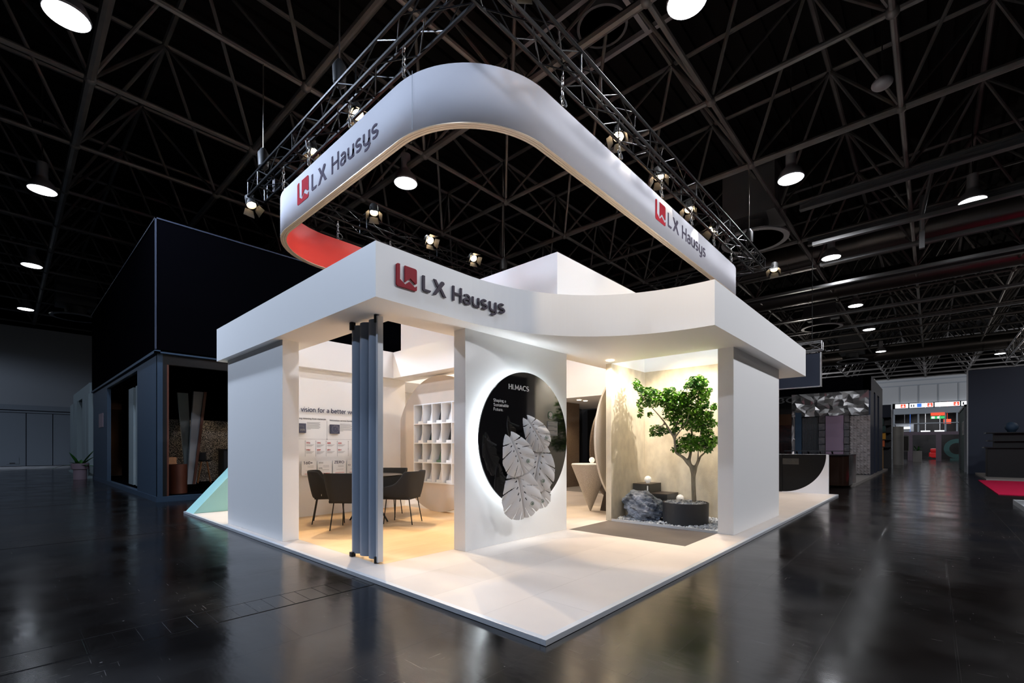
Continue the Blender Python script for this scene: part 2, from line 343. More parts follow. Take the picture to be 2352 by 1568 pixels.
# ---------------------------------------------------------------- plain sans lettering drawn as strokes (cap height .72, x height .52)
def A_(cx,cy,rx,ry,a0,a1,n=None):
    n = n or max(4,int(abs(a1-a0)/15)); return [(cx+rx*cos(radians(a0+(a1-a0)*k/n)), cy+ry*sin(radians(a0+(a1-a0)*k/n))) for k in range(n+1)]
T,B,XH,XM = .68,.04,.48,.26
G = {
'a':([[(.07,.43)]+A_(.21,.33,.14,.15,120,0,7)+[(.35,B)], [(.35,.28),(.2,.28)]+A_(.18,.16,.12,.12,90,270,8)+[(.24,.04),(.35,.13)]],.43),
'b':([[(.07,.72),(.07,B)],A_(.24,XM,.18,.22,180,540,24)],.49),
'c':([A_(.25,XM,.19,.22,50,310,16)],.43),
'd':([[(.41,.72),(.41,B)],A_(.24,XM,.18,.22,0,360,24)],.49),
'e':([[(.06,.27),(.42,.27)]+A_(.24,XM,.18,.22,2,310,20)],.47),
'f':([[(.14,.0),(.14,.55)]+A_(.27,.55,.13,.13,180,80,6),[(.02,XH),(.27,XH)]],.28),
'g':([A_(.24,XM,.18,.22,0,360,24),[(.41,XH),(.41,-.02)]+A_(.24,-.02,.17,.14,0,-140,10)],.49),
'h':([[(.08,.72),(.08,0)],[(.08,.3)]+A_(.235,.32,.155,.16,180,0,9)+[(.39,0)]],.47),
'i':([[(.08,.5),(.08,0)],[(.08,.62),(.08,.71)]],.17),
'k':([[(.08,.72),(.08,0)],[(.36,.5),(.1,.22)],[(.18,.3),(.38,0)]],.4),
'l':([[(.08,.72),(.08,0)]],.17),
'm':([[(.08,.5),(.08,0)],[(.08,.3)]+A_(.215,.33,.135,.15,180,0,8)+[(.35,0)],[(.35,.3)]+A_(.485,.33,.135,.15,180,0,8)+[(.62,0)]],.7),
'n':([[(.08,.5),(.08,0)],[(.08,.3)]+A_(.235,.32,.155,.16,180,0,9)+[(.39,0)]],.47),
'o':([A_(.25,XM,.2,.22,0,360,24)],.5),
'p':([[(.07,.5),(.07,-.2)],A_(.24,XM,.18,.22,180,540,24)],.49),
'r':([[(.08,.5),(.08,0)],[(.08,.28)]+A_(.25,.3,.17,.18,180,80,7)],.3),
's':([A_(.2,.365,.135,.115,35,270,14)+A_(.2,.15,.145,.11,90,-140,14)[0:]],.41),
't':([[(.14,.62),(.14,.17)]+A_(.26,.17,.12,.13,180,290,6),[(.02,XH),(.28,XH)]],.32),
'u':([[(.08,.5),(.08,.2)]+A_(.235,.2,.155,.16,180,360,9)+[(.39,.5)],[(.39,.3),(.39,0)]],.47),
'v':([[(.03,.5),(.21,.04),(.39,.5)]],.42),
'w':([[(.03,.5),(.17,.05),(.32,.48),(.47,.05),(.61,.5)]],.64),
'y':([[(.08,.5),(.08,.2)]+A_(.235,.2,.155,.16,180,360,9),[(.39,.5),(.39,-.02)]+A_(.22,-.02,.17,.14,0,-120,9)],.47),
'A':([[(.03,0),(.28,.68),(.53,0)],[(.12,.24),(.44,.24)]],.56),
'B':([[(.09,.04),(.09,.68),(.26,.68)]+A_(.26,.53,.15,.15,90,-90,8)+[(.09,.38)],[(.26,.38)]+A_(.28,.21,.17,.17,90,-90,8)+[(.09,.04)]],.52),
'C':([A_(.36,.36,.29,.32,50,310,20)],.6),
'D':([[(.09,.04),(.09,.68),(.24,.68)]+A_(.24,.36,.3,.32,90,-90,14)+[(.09,.04)]],.6),
'E':([[(.44,.68),(.09,.68),(.09,.04),(.45,.04)],[(.09,.37),(.41,.37)]],.5),
'F':([[(.44,.68),(.09,.68),(.09,0)],[(.09,.36),(.4,.36)]],.47),
'H':([[(.09,.72),(.09,0)],[(.49,.72),(.49,0)],[(.09,.37),(.49,.37)]],.58),
'I':([[(.09,.72),(.09,0)]],.19),
'M':([[(.09,0),(.09,.68),(.35,.18),(.61,.68),(.61,0)]],.7),
'O':([A_(.38,.36,.31,.32,0,360,28)],.76),
'R':([[(.09,0),(.09,.68),(.28,.68)]+A_(.28,.52,.17,.16,90,-90,8)+[(.09,.36)],[(.28,.36),(.49,0)]],.54),
'S':([A_(.25,.51,.18,.165,35,270,14)+A_(.25,.19,.19,.155,90,-145,14)],.5),
'Z':([[(.06,.68),(.48,.68),(.06,.04),(.5,.04)]],.55),
'0':([A_(.25,.36,.2,.32,0,360,24)],.5),'1':([[(.1,.56),(.26,.68),(.26,0)]],.5),
'2':([A_(.25,.49,.17,.19,160,-35,12)+[(.07,.04),(.45,.04)]],.5),'3':([A_(.23,.53,.16,.15,150,-90,12)+A_(.23,.21,.19,.17,90,-150,12)],.5),
'4':([[(.38,0),(.38,.68),(.05,.2),(.48,.2)]],.5),'5':([[(.42,.68),(.12,.68),(.1,.38)]+A_(.24,.24,.19,.2,110,-140,14)],.5),
'6':([[(.34,.68)]+A_(.25,.24,.18,.2,150,510,22)],.5),'7':([[(.05,.68),(.45,.68),(.18,0)]],.5),
'8':([A_(.25,.53,.15,.15,0,360,18),A_(.25,.21,.19,.17,0,360,20)],.5),'9':([[(.16,.04)]+A_(.25,.48,.18,.2,-30,330,22)],.5),
'+':([[(.06,.34),(.46,.34)],[(.26,.14),(.26,.54)]],.52),'.':([[(.08,-.005),(.08,.1)]],.18),'%':([A_(.14,.54,.1,.14,0,360,12),A_(.5,.18,.1,.14,0,360,12),[(.48,.7),(.16,0)]],.64),' ':([],.24)}
def ribbon(mb, pts, w, d):
    closed = len(pts) > 3 and math.dist(pts[0],pts[-1]) < 1e-3
    P = pts[:-1] if closed else pts; n = len(P); Lf, Rt = [], []
    for i in range(n):
        a = P[i-1] if (i or closed) else None; c = P[(i+1)%n] if (i < n-1 or closed) else None; p = P[i]
        dirs = []
        if a: dirs.append(Vector((p[0]-a[0],p[1]-a[1])).normalized())
        if c: dirs.append(Vector((c[0]-p[0],c[1]-p[1])).normalized())
        t = sum(dirs,Vector((0,0)))
        t = dirs[0] if t.length < 1e-6 else t.normalized()
        nn = Vector((-t.y,t.x)); k = max(.5, nn.dot(Vector((-dirs[0].y,dirs[0].x))))
        q = nn*(w/2/k); Lf.append((p[0]+q.x,p[1]+q.y)); Rt.append((p[0]-q.x,p[1]-q.y))
    vs = [(x,y,z) for z in (0,d) for L_ in (Lf,Rt) for x,y in L_]; m = n; fs = []
    for i in range(n if closed else n-1):
        j = (i+1)%n
        fs += [(2*m+i,3*m+i,3*m+j,2*m+j),(i,j,m+j,m+i),(i,2*m+i,2*m+j,j),(m+i,m+j,3*m+j,3*m+i)]
    if not closed: fs += [(0,m,3*m,2*m),(m-1,3*m-1,4*m-1,2*m-1)]
    mb.add(vs, fs)
def sans(name, txt, cap, m, fn, parent, width=None, weight=.09, depth=.004, pivot=(0,0,0), track=.03):
    """letters of cap height cap; fn(a,b,c) maps reading direction, up, outward to world"""
    mb = MB(); x = 0
    for ch in txt:
        st, adv = G[ch]
        for pl in st: ribbon(mb, [(x+a,b) for a,b in pl], weight, 1)
        x += adv+track
    k = cap/.72; kx = width/(x-track) if width else k; pv = Vector(pivot)
    mb.v = [tuple(Vector(fn(a*kx, b*k, c*depth))-pv) for a,b,c in mb.v]
    return mb.build(name, m, parent, recalc=False)
F = .04; SO = 2.583; TO = 3.089
# ================================================================ SETTING: hall shell
b = MB().box(-22,72,-24,38.2,-.2,0); fl = b.build('floor','floor'); tag(fl, kind='structure')
b = MB().box(-22,72,-24,38.2,12.2,12.3)
for i in range(120): b.box(-22,72,-23.5+i*.52,-23.3+i*.52,12.08,12.2)
tag(b.build('ceiling','deck'), kind='structure')
wl = MB().box(-22,62,38,38.2,3.75,8.37).build('wall_left','hallwall'); tag(wl, kind='structure')
tag(MB().box(-22,62,38,38.2,8.37,12.2).build('wall_left_upper','matteblack'), kind='structure')
# folding hall doors under the left wall, steel kick rail at the base
b = MB()
x = -21.57
while x < 60: b.box(x+.02, x+1.1, 37.93, 38.1, .16, 3.28); x += 1.12
tag(b.build('door_1','hallwall2'), kind='structure')
tag(MB().box(-22,62,38.02,38.2,0,3.75).build('wall_left_lower','navy'), kind='structure')
tag(MB().box(-22,62,37.86,38.02,3.45,3.75).box(-22,62,37.88,38.02,3.3,3.4).build('trim_1','hallwall2'), kind='structure')
tag(MB().box(-22,62,37.9,38.05,.0,.13).build('baseboard_left','steel'), kind='structure')
tag(MB().box(-22,-21.8,-24,38,0,12.2).build('wall_back','matteblack'), kind='structure')
tag(MB().box(-22,72,-24.2,-24,0,12.2).build('wall_front','matteblack'), kind='structure')
# far end wall with the gate
b = MB().box(62,62.3,-24,-6,0,8.7).box(62,62.3,1.4,38,0,8.7).box(62,62.3,-6,1.4,5.95,8.7)
tag(b.build('wall_right','hallwall'), kind='structure')
tag(MB().box(62,62.3,-24,38,8.7,12.2).build('wall_right_upper','matteblack'), kind='structure')
b = MB()
for y in (-5.2,-3.7,-2.2,-.7,.8): b.box(61.93,62,y-.02,y+.02,5.95,7.8)
b.box(61.9,62,-6,2.6,7.75,7.85).box(61.9,62,-6,2.6,8.25,8.35).box(61.85,62,-6.0,-5.85,5.9,8.9)
tag(b.build('trim_2','hallwall2'), kind='structure')
# ---- roof space frame: 3 m grid, lower nodes z 8.63, upper nodes z 11.15
ZL, ZU = 8.63, 11.15
xs = [-1.09+3*k for k in range(-6,22)]; ys = [1.74+3*k for k in range(-8,13)]
b = MB(); bn = MB(); bd = MB(); bu = MB()
for i,x in enumerate(xs):
    big = .085 if i % 2 == 0 else .06
    b.tube((x,ys[0],ZL),(x,ys[-1],ZL),big,8)
    for y in ys: bn.ball((x,y,ZL),.115,10,8)
for y in ys: b.tube((xs[0],y,ZL),(xs[-1],y,ZL),.055,8)
for x in xs[:-1]:
    bu.tube((x+1.5,ys[0]+1.5,ZU),(x+1.5,ys[-1]-1.5,ZU),.06,6)
for y in ys[:-1]: bu.tube((xs[0]+1.5,y+1.5,ZU),(xs[-1]-1.5,y+1.5,ZU),.06,6)
for x in xs[:-1]:
    for y in ys[:-1]:
        u = (x+1.5,y+1.5,ZU)
        bn.ball(u,.1,6,4)
        for dx in (0,3):
            for dy in (0,3): bd.tube((x+dx,y+dy,ZL),u,.04,6,caps=False)
tag(b.build('trim_3','tube',recalc=False,smooth=True), kind='structure')
tag(bd.build('trim_4','tube',recalc=False,smooth=True), kind='structure')
tag(bu.build('trim_5','tube',recalc=False,smooth=True), kind='structure')
tag(bn.build('trim_6','tube',recalc=False,smooth=True), kind='structure')
# crane rails and light rails hung under the frame on the right
b = MB()
for x,z,y0,y1 in ((13.91,8.38,-22,1.2),(16.91,8.38,-22,1.5),(22.9,8.4,-20,8)):
    b.box(x-.1,x+.1,y0,y1,z-.02,z+.02).box(x-.02,x+.02,y0,y1,z,z+.18).box(x-.1,x+.1,y0,y1,z+.16,z+.2)
tag(b.build('trim_7','duct2'), kind='structure')
b = MB()
for x,z,y0,y1 in ((14.7,7.55,-14,1.0),(16.0,7.3,-14,1.0),(19.5,7.6,-16,12),(24.8,7.7,-16,12),(29.2,7.9,-16,14)):
    b.box(x-.07,x+.07,y0,y1,z-.05,z+.05)
for x in (15.35,): b.box(x-.06,x+.06,-1.6,-1.48,6.9,8.4)
for y in (-4.2,-1.55): b.tube((14.7,y,7.55),(16.0,y,7.3),.04,6); b.tube((14.7,y,7.6),(14.3,y-.2,8.5),.045,6)
tag(b.build('trim_8','steel'), kind='structure')
# big spiral ducts under the roof
def duct(x, z, r, y0, y1, label):
    b = MB(); n = int((y1-y0)/1.2)
    for i in range(n+1):
        y = y0+i*1.2
        b.tube((x,y,z),(x,min(y+1.17,y1),z),r,24); b.tube((x,y+1.17,z),(x,y+1.2,z),r+.03,24)
    o = b.build('air_duct','duct',smooth=True,recalc=False); tag(o,label,'air duct','spiral ducts under the roof')
duct(20.6,9.35,.62,-20,30,'thick round metal duct crossing above the right aisle, nearest of the roof ducts')
duct(24.6,8.9,.5,-20,30,'second round metal duct from the camera, above the far aisle')
duct(44.0,8.6,.6,-20,30,'farthest round metal duct, close to the end wall of the hall')
# air diffusers: box with a ring outlet
def diffuser(x,y,z,label):
    e = empty('air_diffuser',(x,y,z),label,'air diffuser','box air diffusers under the roof')
    MB().box(-.75,.75,-.75,.75,.55,2.1).build('plenum_box','duct2',e)
    MB().lathe([(.42,.05),(.42,.55)],(0,0,0),24).build('neck','duct2',e,smooth=True)
    b = MB()
    for r in (.98,.62,.3): b.lathe([(r-.16,0),(r,0),(r,.05),(r-.16,.05),(r-.16,0)],(0,0,0),36)
    for k in range(12): a = k*pi/6; b.obox((.55*cos(a),.55*sin(a),.03),(.45*cos(a),.45*sin(a),0),(-.015*sin(a),.015*cos(a),0),(0,0,.02))
    b.build('outlet_ring','lampcap',e,smooth=True)
diffuser(14.1,2.5,7.9,'grey box diffuser with round outlet behind the end of the right truss')
diffuser(28.4,2.8,7.9,'grey box diffuser with round outlet, middle one above the right aisle')
diffuser(41.7,2.8,7.9,'farthest grey box diffuser over the metal clad stand')
diffuser(.2,30.8,7.9,'dark box diffuser with round outlet on the left, above the tall black stand')
# roof hatch frame with a round fan above the right truss
e = empty('roof_fan',(6.9,3.7,10.6),'round roof fan in a rectangular steel frame above the front corner of the truss','roof fan')
MB().box(-1.0,-.9,-2.2,1.6,0,.12).box(.6,.7,-2.2,1.6,0,.12).box(-.9,.6,-.75,-.65,0,.1).box(-.9,.6,.65,.75,0,.1).build('frame','lampcap',e)
MB().lathe([(.5,0),(.56,0),(.56,.25),(.5,.25),(.5,0)],(-.15,0,.02),36).lathe([(.34,.1),(.38,.1),(.38,.14),(.34,.14),(.34,.1)],(-.15,0,.02),30).build('fan_ring','duct2',e,smooth=True)
# wireless box hanging on a cable, upper right
e = empty('hanging_sensor',(9.0,-1.05,8.15),'small light grey rounded box hanging on a cable under the roof, upper right','sensor')
MB().ball((0,0,0),.17,20,10,sz=.62).build('housing','lampcap',e,smooth=True)
MB().tube((0,0,.1),(0,0,3.4),.012,6).box(-.05,.05,-.03,.03,.1,.24).build('cable','rubber',e)
# high bay lamps
LAB = {(-1.565,8.6):'round high bay lamp in the top left corner, largest lamp seen',(-1.56,16.09):'round lit high bay lamp at the left edge, second largest on the left',
 (-1.555,23.76):'lit high bay lamp at the left edge, third from the top left corner',(-1.55,32.0):'farthest lit high bay lamp of the left row, just above the pale hall wall',
 (4.96,1.09):'lit high bay lamp cut by the top edge of the picture',(11.5,.96):'bright high bay lamp right of the banner ring, nearest whole one of the right row',
 (18.2,.99):'lit high bay lamp with visible bell housing above the end of the white canopy',(25.9,1.03):'third whole high bay lamp of the right row, above the hall aisle',
 (32.1,1.0):'fourth whole high bay lamp of the right row',(40.5,.99):'farthest high bay lamp of the right row, near the end wall',
 (47.4,-5.48):'lit high bay lamp under the silver truss at the far right',(4.88,8.52):'bright high bay lamp seen through the middle of the banner ring'}
proto = None
for x,y,p,c in HALL:
    if (x,y) not in LAB: lab = 'unseen lit round high bay lamp under the dark roof'
    else: lab = LAB[(x,y)]
    if proto is None:
        proto = e = empty('high_bay_lamp',(x,y,8.2),lab,'hall lamp','high bay lamps under the hall roof')
        MB().lathe([(.295,.004),(.285,-.01),(.0,-.045)],(0,0,0),28).build('lens','lampcold',e)
        MB().lathe([(.3,.0),(.31,.03),(.24,.2),(.13,.32),(.12,.36)],(0,0,0),28).build('reflector','lampcap',e,smooth=True)
        MB().lathe([(.12,.34),(.12,.75),(.05,.78)],(0,0,0),20).build('ballast','lampcap',e,smooth=True)
        MB().tube((0,0,.75),(0,0,3.9),.015,6).build('stem','rubber',e)
    else: copy_tree(proto,(x,y,8.2),label=lab)
for n,(x,y) in enumerate([(16.2,-2.6)]):
    copy_tree(proto,(x,y,8.2),label='small lamp among the rails at the right edge of the roof')
# ================================================================ STAND PLATFORM
e = empty('platform',(0,0,0),'low pale stone platform with white metal edge under the whole white stand','platform')
MB().prism([[(.03,.03),(11.96,.03),(11.96,8.53),(.03,8.53)]],0,F-.0005).build('floor_covering','stone',e)
b = MB()
for x0,x1,y0,y1 in ((0,11.993,0,.045),(0,11.993,8.515,8.56),(0,.045,.045,8.515),(11.948,11.993,.045,8.515)): b.box(x0,x1,y0,y1,.002,F)
b.build('edge_trim','alu',e,bevel=.002)
MB().box(.317,3.26,2.368,6.2,F-.0005,F).build('oak_floor','oak',e)
MB().prism([[(3.262,2.14),(3.262,.44),(4.36,.44),(4.36,2.14)]],F-.0005,F).build('taupe_floor_inlay','mattile',e)
MB().box(8.15,11.9,2.3,6.33,F-.0005,F).build('grey_floor','greytile',e)
# ================================================================ WALLS OF THE STAND
def wall(name,x0,x1,y0,y1,z0,z1,m,label,cat='wall panel'):
    return tag(MB().box(x0,x1,y0,y1,z0,z1).build(name,m,bevel=.002),label,cat)
wall('partition_wall',.114,.317,4.289,6.409,F,SO,'white','wide white wall panel on the left front of the stand, blue lit, beside the meeting room')
wall('partition_wall',4.375,6.867,.226,.431,F,SO,'white','wide white wall panel on the right side of the stand, right of the garden niche')
dw = wall('display_wall',1.288,3.255,2.173,2.368,F,SO,'white','white wall carrying the round black backlit sign')
tw = wall('timeline_wall',.317,3.26,6.2,6.4,F,SO,'white','cream back wall of the meeting room with printed company timeline')
wall('partition_wall',4.362,5.64,2.082,2.18,F,SO,'concrete','beige linen textured wall at the left side of the garden niche')
wall('partition_wall',5.54,5.64,.431,2.082,F,SO,'concrete','beige linen textured wall behind the tree')
wall('partition_wall',8.1,9.74,6.33,6.45,F,SO,'bronze','narrow bronze brown wall panel at the far end of the corridor')
b = MB().box(9.74,11.9,7.4,7.5,F,SO).box(11.85,11.95,2.3,7.4,F,SO).box(9.74,9.85,6.45,7.4,F,SO).build('partition_wall','black'); tag(b,'black recess wall at the end of the corridor, right of the bronze panel','wall panel')
wall('partition_wall',5.64,6.867,1.9,2.18,F,SO,'white','white rear wall hidden behind the garden niche')
# back side walls that close the stand
wall('partition_wall',3.4,11.9,7.8,7.9,F,SO,'white','white rear wall of the stand')
# ---- canopy: flat box ring with a quarter-circle bite at the front corner
arc = []
for k in range(0,33):
    t = (pi/2)*(1-k/32); n = 2.12
    arc.append((1.085+1.975*abs(cos(t))**(2/n), .029+1.936*abs(sin(t))**(2/n)))
outer = [(.012,6.596),(.012,1.953),(.5,1.962)]+arc+[(8.041,.029),(8.041,2.2),(11.5,2.2),(11.5,7.9),(3.281,7.9),(3.281,6.596)]
holeA = [(.535,2.57),(.535,6.05),(2.88,6.05),(2.88,2.57)]
holeB = [(4.37,.43),(4.37,2.085),(5.54,2.085),(5.54,.43)]
holeC = [(3.34,2.42),(3.34,6.32),(8.13,6.32),(8.13,2.42)]
can = empty('canopy',(0,0,SO),'white box canopy ring with curved front and company logo on top of the stand','canopy')
def sh(l): return l
cb = MB().prism([outer,holeA,holeB,holeC],0,TO-SO).build('fascia','white',can)
# raised light well walls on the canopy
b = MB().box(3.281,3.34,2.36,6.38,TO,4.13).box(3.34,8.19,2.36,2.42,TO,4.13).box(8.13,8.19,2.42,6.38,TO,4.13).box(3.34,8.13,6.32,6.38,TO,3.75)
tag(b.build('raised_parapet','white'),'tall white square parapet rising behind the curved canopy front','parapet')
# path along the curved front: straight then arc, by arc length
fp = [(.012,1.953),(.5,1.962)]+arc; cum = [0]
for a,b_ in zip(fp,fp[1:]): cum.append(cum[-1]+math.dist(a,b_))
def on_front(s):
    s = max(0,min(s,cum[-1]-1e-4))
    for i in range(len(cum)-1):
        if cum[i+1] > s: break
    t = (s-cum[i])/(cum[i+1]-cum[i]); a,c = fp[i],fp[i+1]
    d = Vector((c[0]-a[0],c[1]-a[1])).normalized()
    return a[0]+(c[0]-a[0])*t, a[1]+(c[1]-a[1])*t, d
# ---- company logo: emblem of two red pieces, LX, Hausys. h = icon size
EM1 = [(0,.07),(.03,.02),(.07,0),(.93,0),(.98,.02),(1,.07),(1,.24),(.906,.147),(.617,.34),(.42,.15),(.165,.33),(.165,1),(.07,1),(.03,.98),(0,.93)]
EM2 = [(.41,.25),(.67,.5),(.95,.31),(1,.36),(1,.9),(.98,.97),(.92,1),(.405,1)]
LL = [(0,0.10),(.03,.03),(.09,0),(.54,0),(.64,.15),(.17,.15),(.17,1),(0,1)]
LX1 = [(.0,0),(.21,0),(.86,.86),(.84,.96),(.76,1),(.64,1)]
LX2 = [(.02,1),(.22,1),(.42,.68),(.31,.54)]
LX3 = [(.50,.43),(.61,.57),(1.0,0),(.78,0)]
def logo(fn, size, parent, w=1.0, pivot=(0,0,0), depth=.015, wl=1.0, mr='red', mg='grey'):
    """fn(a,b,c): a along the reading direction, b up, c outwards -> world point"""
    pv = Vector(pivot)
    def piece(name,loops,ox,oy,kx,ky,m):
        bm_ = MB()
        for l in loops:
            q = MB(); q.prism([[(ox+x*kx, oy+y*ky) for x,y in l]],0,depth); n = len(l)
            bm_.add([Vector(fn(v[0],v[1],v[2]))-pv for v in q.v], q.f)
        return bm_.build(name,m,parent)
    piece('emblem',[EM1,EM2],0,0,size*w,size,mr)
    c = .72*size; yb = .13*size
    piece('letter_l',[LL],1.28*size*wl,yb,.95*c*wl,c,mg)
    piece('letter_x',[LX1,LX2,LX3],1.83*size*wl,yb,.98*c*wl,c,mg)
    sans('lettering','Hausys',c,mg,lambda a,b_,d_:fn(2.86*size*wl+a,yb+b_,d_),parent,width=3.18*size*wl,weight=.095,depth=depth,pivot=pivot)
def fn_front(a,b_,c):
    x,y,d = on_front(.209+a); n = Vector((d.y,-d.x)); return (x+n.x*(c+.006), y+n.y*(c+.006), 2.735+b_)
logo(fn_front,.212,can,w=1.1,pivot=(0,0,SO),wl=1.12)
# ================================================================ HANGING RING
RX0,RX1,RY0,RY1,RZ0,RZ1,RR = 1.01,11.0,1.825,7.75,4.985,5.68,1.3
def rring(x0,x1,y0,y1,r,n=24):
    P = []
    for cx,cy,a0 in ((x0+r,y0+r,pi),(x1-r,y0+r,1.5*pi),(x1-r,y1-r,0),(x0+r,y1-r,.5*pi)):
        P += [(cx+r*cos(a0+k*pi/2/n), cy+r*sin(a0+k*pi/2/n)) for k in range(n+1)]
    return P
e = empty('banner_ring',((RX0+RX1)/2,(RY0+RY1)/2,RZ0),'large white fabric banner ring with rounded corners and red inside hanging above the stand','banner ring')
pv = Vector(e.location)
def ringmesh(name,o1,o2,z0,z1,m):
    b = MB().prism([o1,o2],z0,z1); b.v = [tuple(Vector(v)-pv) for v in b.v]; return b.build(name,m,e,smooth=True)
P0 = rring(RX0,RX1,RY0,RY1,RR); P1 = rring(RX0+.05,RX1-.05,RY0+.05,RY1-.05,RR-.05); P2 = rring(RX0+.1,RX1-.1,RY0+.1,RY1-.1,RR-.1)
def skin(name,P,z0,z1,m):
    n = len(P); b = MB().add([Vector((x,y,z))-pv for z in (z0,z1) for x,y in P],[(i,(i+1)%n,n+(i+1)%n,n+i) for i in range(n)])
    o = b.build(name,m,e,smooth=True,recalc=False); s = o.modifiers.new('solid','SOLIDIFY'); s.thickness = .004; s.offset = 0; return o
skin('outer_cloth',P0,RZ0+.012,RZ1,'ring'); skin('inner_cloth',P2,RZ0+.012,RZ1,'ringred')
ringmesh('bottom_frame',P0,rring(RX0+.032,RX1-.032,RY0+.032,RY1-.032,RR-.032),RZ0,RZ0+.03,'ringtrim')
ringmesh('bottom_frame_inner',rring(RX0+.036,RX1-.036,RY0+.036,RY1-.036,RR-.036),rring(RX0+.064,RX1-.064,RY0+.064,RY1-.064,RR-.064),RZ0,RZ0+.03,'ringtrim')
ringmesh('bottom_frame_rim',rring(RX0+.068,RX1-.068,RY0+.068,RY1-.068,RR-.068),P2,RZ0,RZ0+.03,'ringtrim')
ringmesh('top_frame',P0,P2,RZ1-.02,RZ1,'ringtrim')
b = MB().box(RX0-.004,RX0+.0,2.795,2.799,RZ0,RZ1); b.v=[tuple(Vector(v)-pv) for v in b.v]; b.build('seam','hallwall2',e)
logo(lambda a,b_,c:(RX0-.004-c*.3, 5.975-a, 5.20+b_), .355,e,w=1.17,pivot=pv,wl=1.145,mr='redprint',mg='greyprint')
logo(lambda a,b_,c:(5.405+a, RY0-.004-c*.3, 5.225+b_), .352,e,w=1.18,pivot=pv,wl=1.14,mr='redprint',mg='greyprint')
# ================================================================ TRUSSES
def truss(a, b_, label, side=.3, m='truss', pitch=.5, r=.025, up=(0,0,1), group='black box truss around the stand', cat='truss'):
    a, b_ = Vector(a), Vector(b_); d = (b_-a); L = d.length; d.normalize(); up = Vector(up); s = d.cross(up).normalized()
    e = empty('box_truss',a,label,cat,group); h = side/2
    C = [s*h-up*h, -s*h-up*h, -s*h+up*h, s*h+up*h]
    for c in C: MB().tube(c,c+d*L,r,8).build('chord',m,e,smooth=True,recalc=False)
    n = max(2,round(L/pitch))
    for i in range(4):
        c0,c1 = C[i],C[(i+1)%4]; q = MB()
        for k in range(n):
            t0,t1 = L*k/n, L*(k+1)/n
            p,p2 = (c0,c1) if k%2 == 0 else (c1,c0)
            q.tube(p+d*t0,p2+d*t1,r*.38,6,caps=False)
            if k % 4 == 0 or k==n-1: q.tube(c0+d*t0,c1+d*t0,r*.5,6)
        q.tube(c0+d*L,c1+d*L,r*.5,6)
        q.build('lacing',m,e,recalc=False)
    return e
TZ = 6.265
truss((.85,1.8,TZ),(11.85,1.8,TZ),'long black box truss above the right side of the banner ring')
truss((1.1,1.95,TZ),(1.1,8.1,TZ),'black box truss above the left side of the banner ring')
truss((1.25,7.8,TZ),(11.7,7.8,TZ),'black box truss behind the ring, seen low behind the canopy')
truss((11.7,1.95,TZ),(11.7,7.65,TZ),'short black box truss at the far right end of the ring')
# hoist chains from the roof nodes to the truss
for x,y,lab in ((10.91,1.8,'chain hoist at the right end of the long truss'),(1.91,1.8,'chain hoist near the front corner of the truss'),(1.1,4.74,'chain hoist on the left truss'),(7.91,7.8,'chain hoist on the rear truss above the parapet'),(1.1,7.74,'chain hoist at the rear of the left truss')):
    e = empty('chain_hoist',(x,y,6.56),lab,'hoist','chain hoists holding the truss')
    MB().tube((0,0,.35),(0,0,2.1),.012,6).build('chain','chrome',e); MB().lathe([(.02,-.02),(.09,.05),(.1,.3),(.04,.4)],(0,0,0),14).build('motor','spotbody',e,smooth=True)
    MB().path([(0,0,.02),(.13,.13,-.11)],.01,5).path([(0,0,.02),(-.13,-.13,-.11)],.01,5).build('sling','rubber',e)
# chain links with a coil between truss and ring
def hanger(x,y,lab):
    e = empty('ring_hanger',(x,y,5.69),lab,'hanger','short chain hangers between truss and banner ring')
    q = MB()
    for k in range(6):
        z = .06+k*.065; a = (k%2)*pi/2
        P = [(.022*cos(a)*cos(t),.022*sin(a)*cos(t),z+.04*sin(t)) for t in [i*pi/4 for i in range(9)]]; q.path(P,.006,5)
    q.build('chain','chrome',e,recalc=False)
    q = MB(); P = [(.05+.06*cos(t),.02+.02*sin(t),.12+.07*sin(t)) for t in [i*pi/8 for i in range(17)]]; q.path(P,.011,6); q.build('cable_coil','duct2',e,recalc=False)
    return e
hs = None
for k,(x,y) in enumerate([(2.7,1.84),(4.2,1.84),(5.7,1.84),(7.1,1.84),(8.4,1.84),(9.6,1.84),(1.03,3.0),(1.03,4.3),(1.03,5.6),(1.03,6.6),(2.6,7.73),(3.9,7.73)]):
    lab = ('chain hanger on the right side of the ring, number %s from the front corner'%['first','second','third','fourth','fifth','sixth'][k]) if k<6 else ('chain hanger on the left side of the ring, %s from the front corner'%['first','second','third','fourth'][k-6] if k<10 else 'chain hanger on the far red side of the ring, %s one'%['left','right'][k-10])
    lab = lab.replace('number ','')
    if hs is None: hs = hanger(x,y,lab)
    else: copy_tree(hs,(x,y,5.69),label=lab)
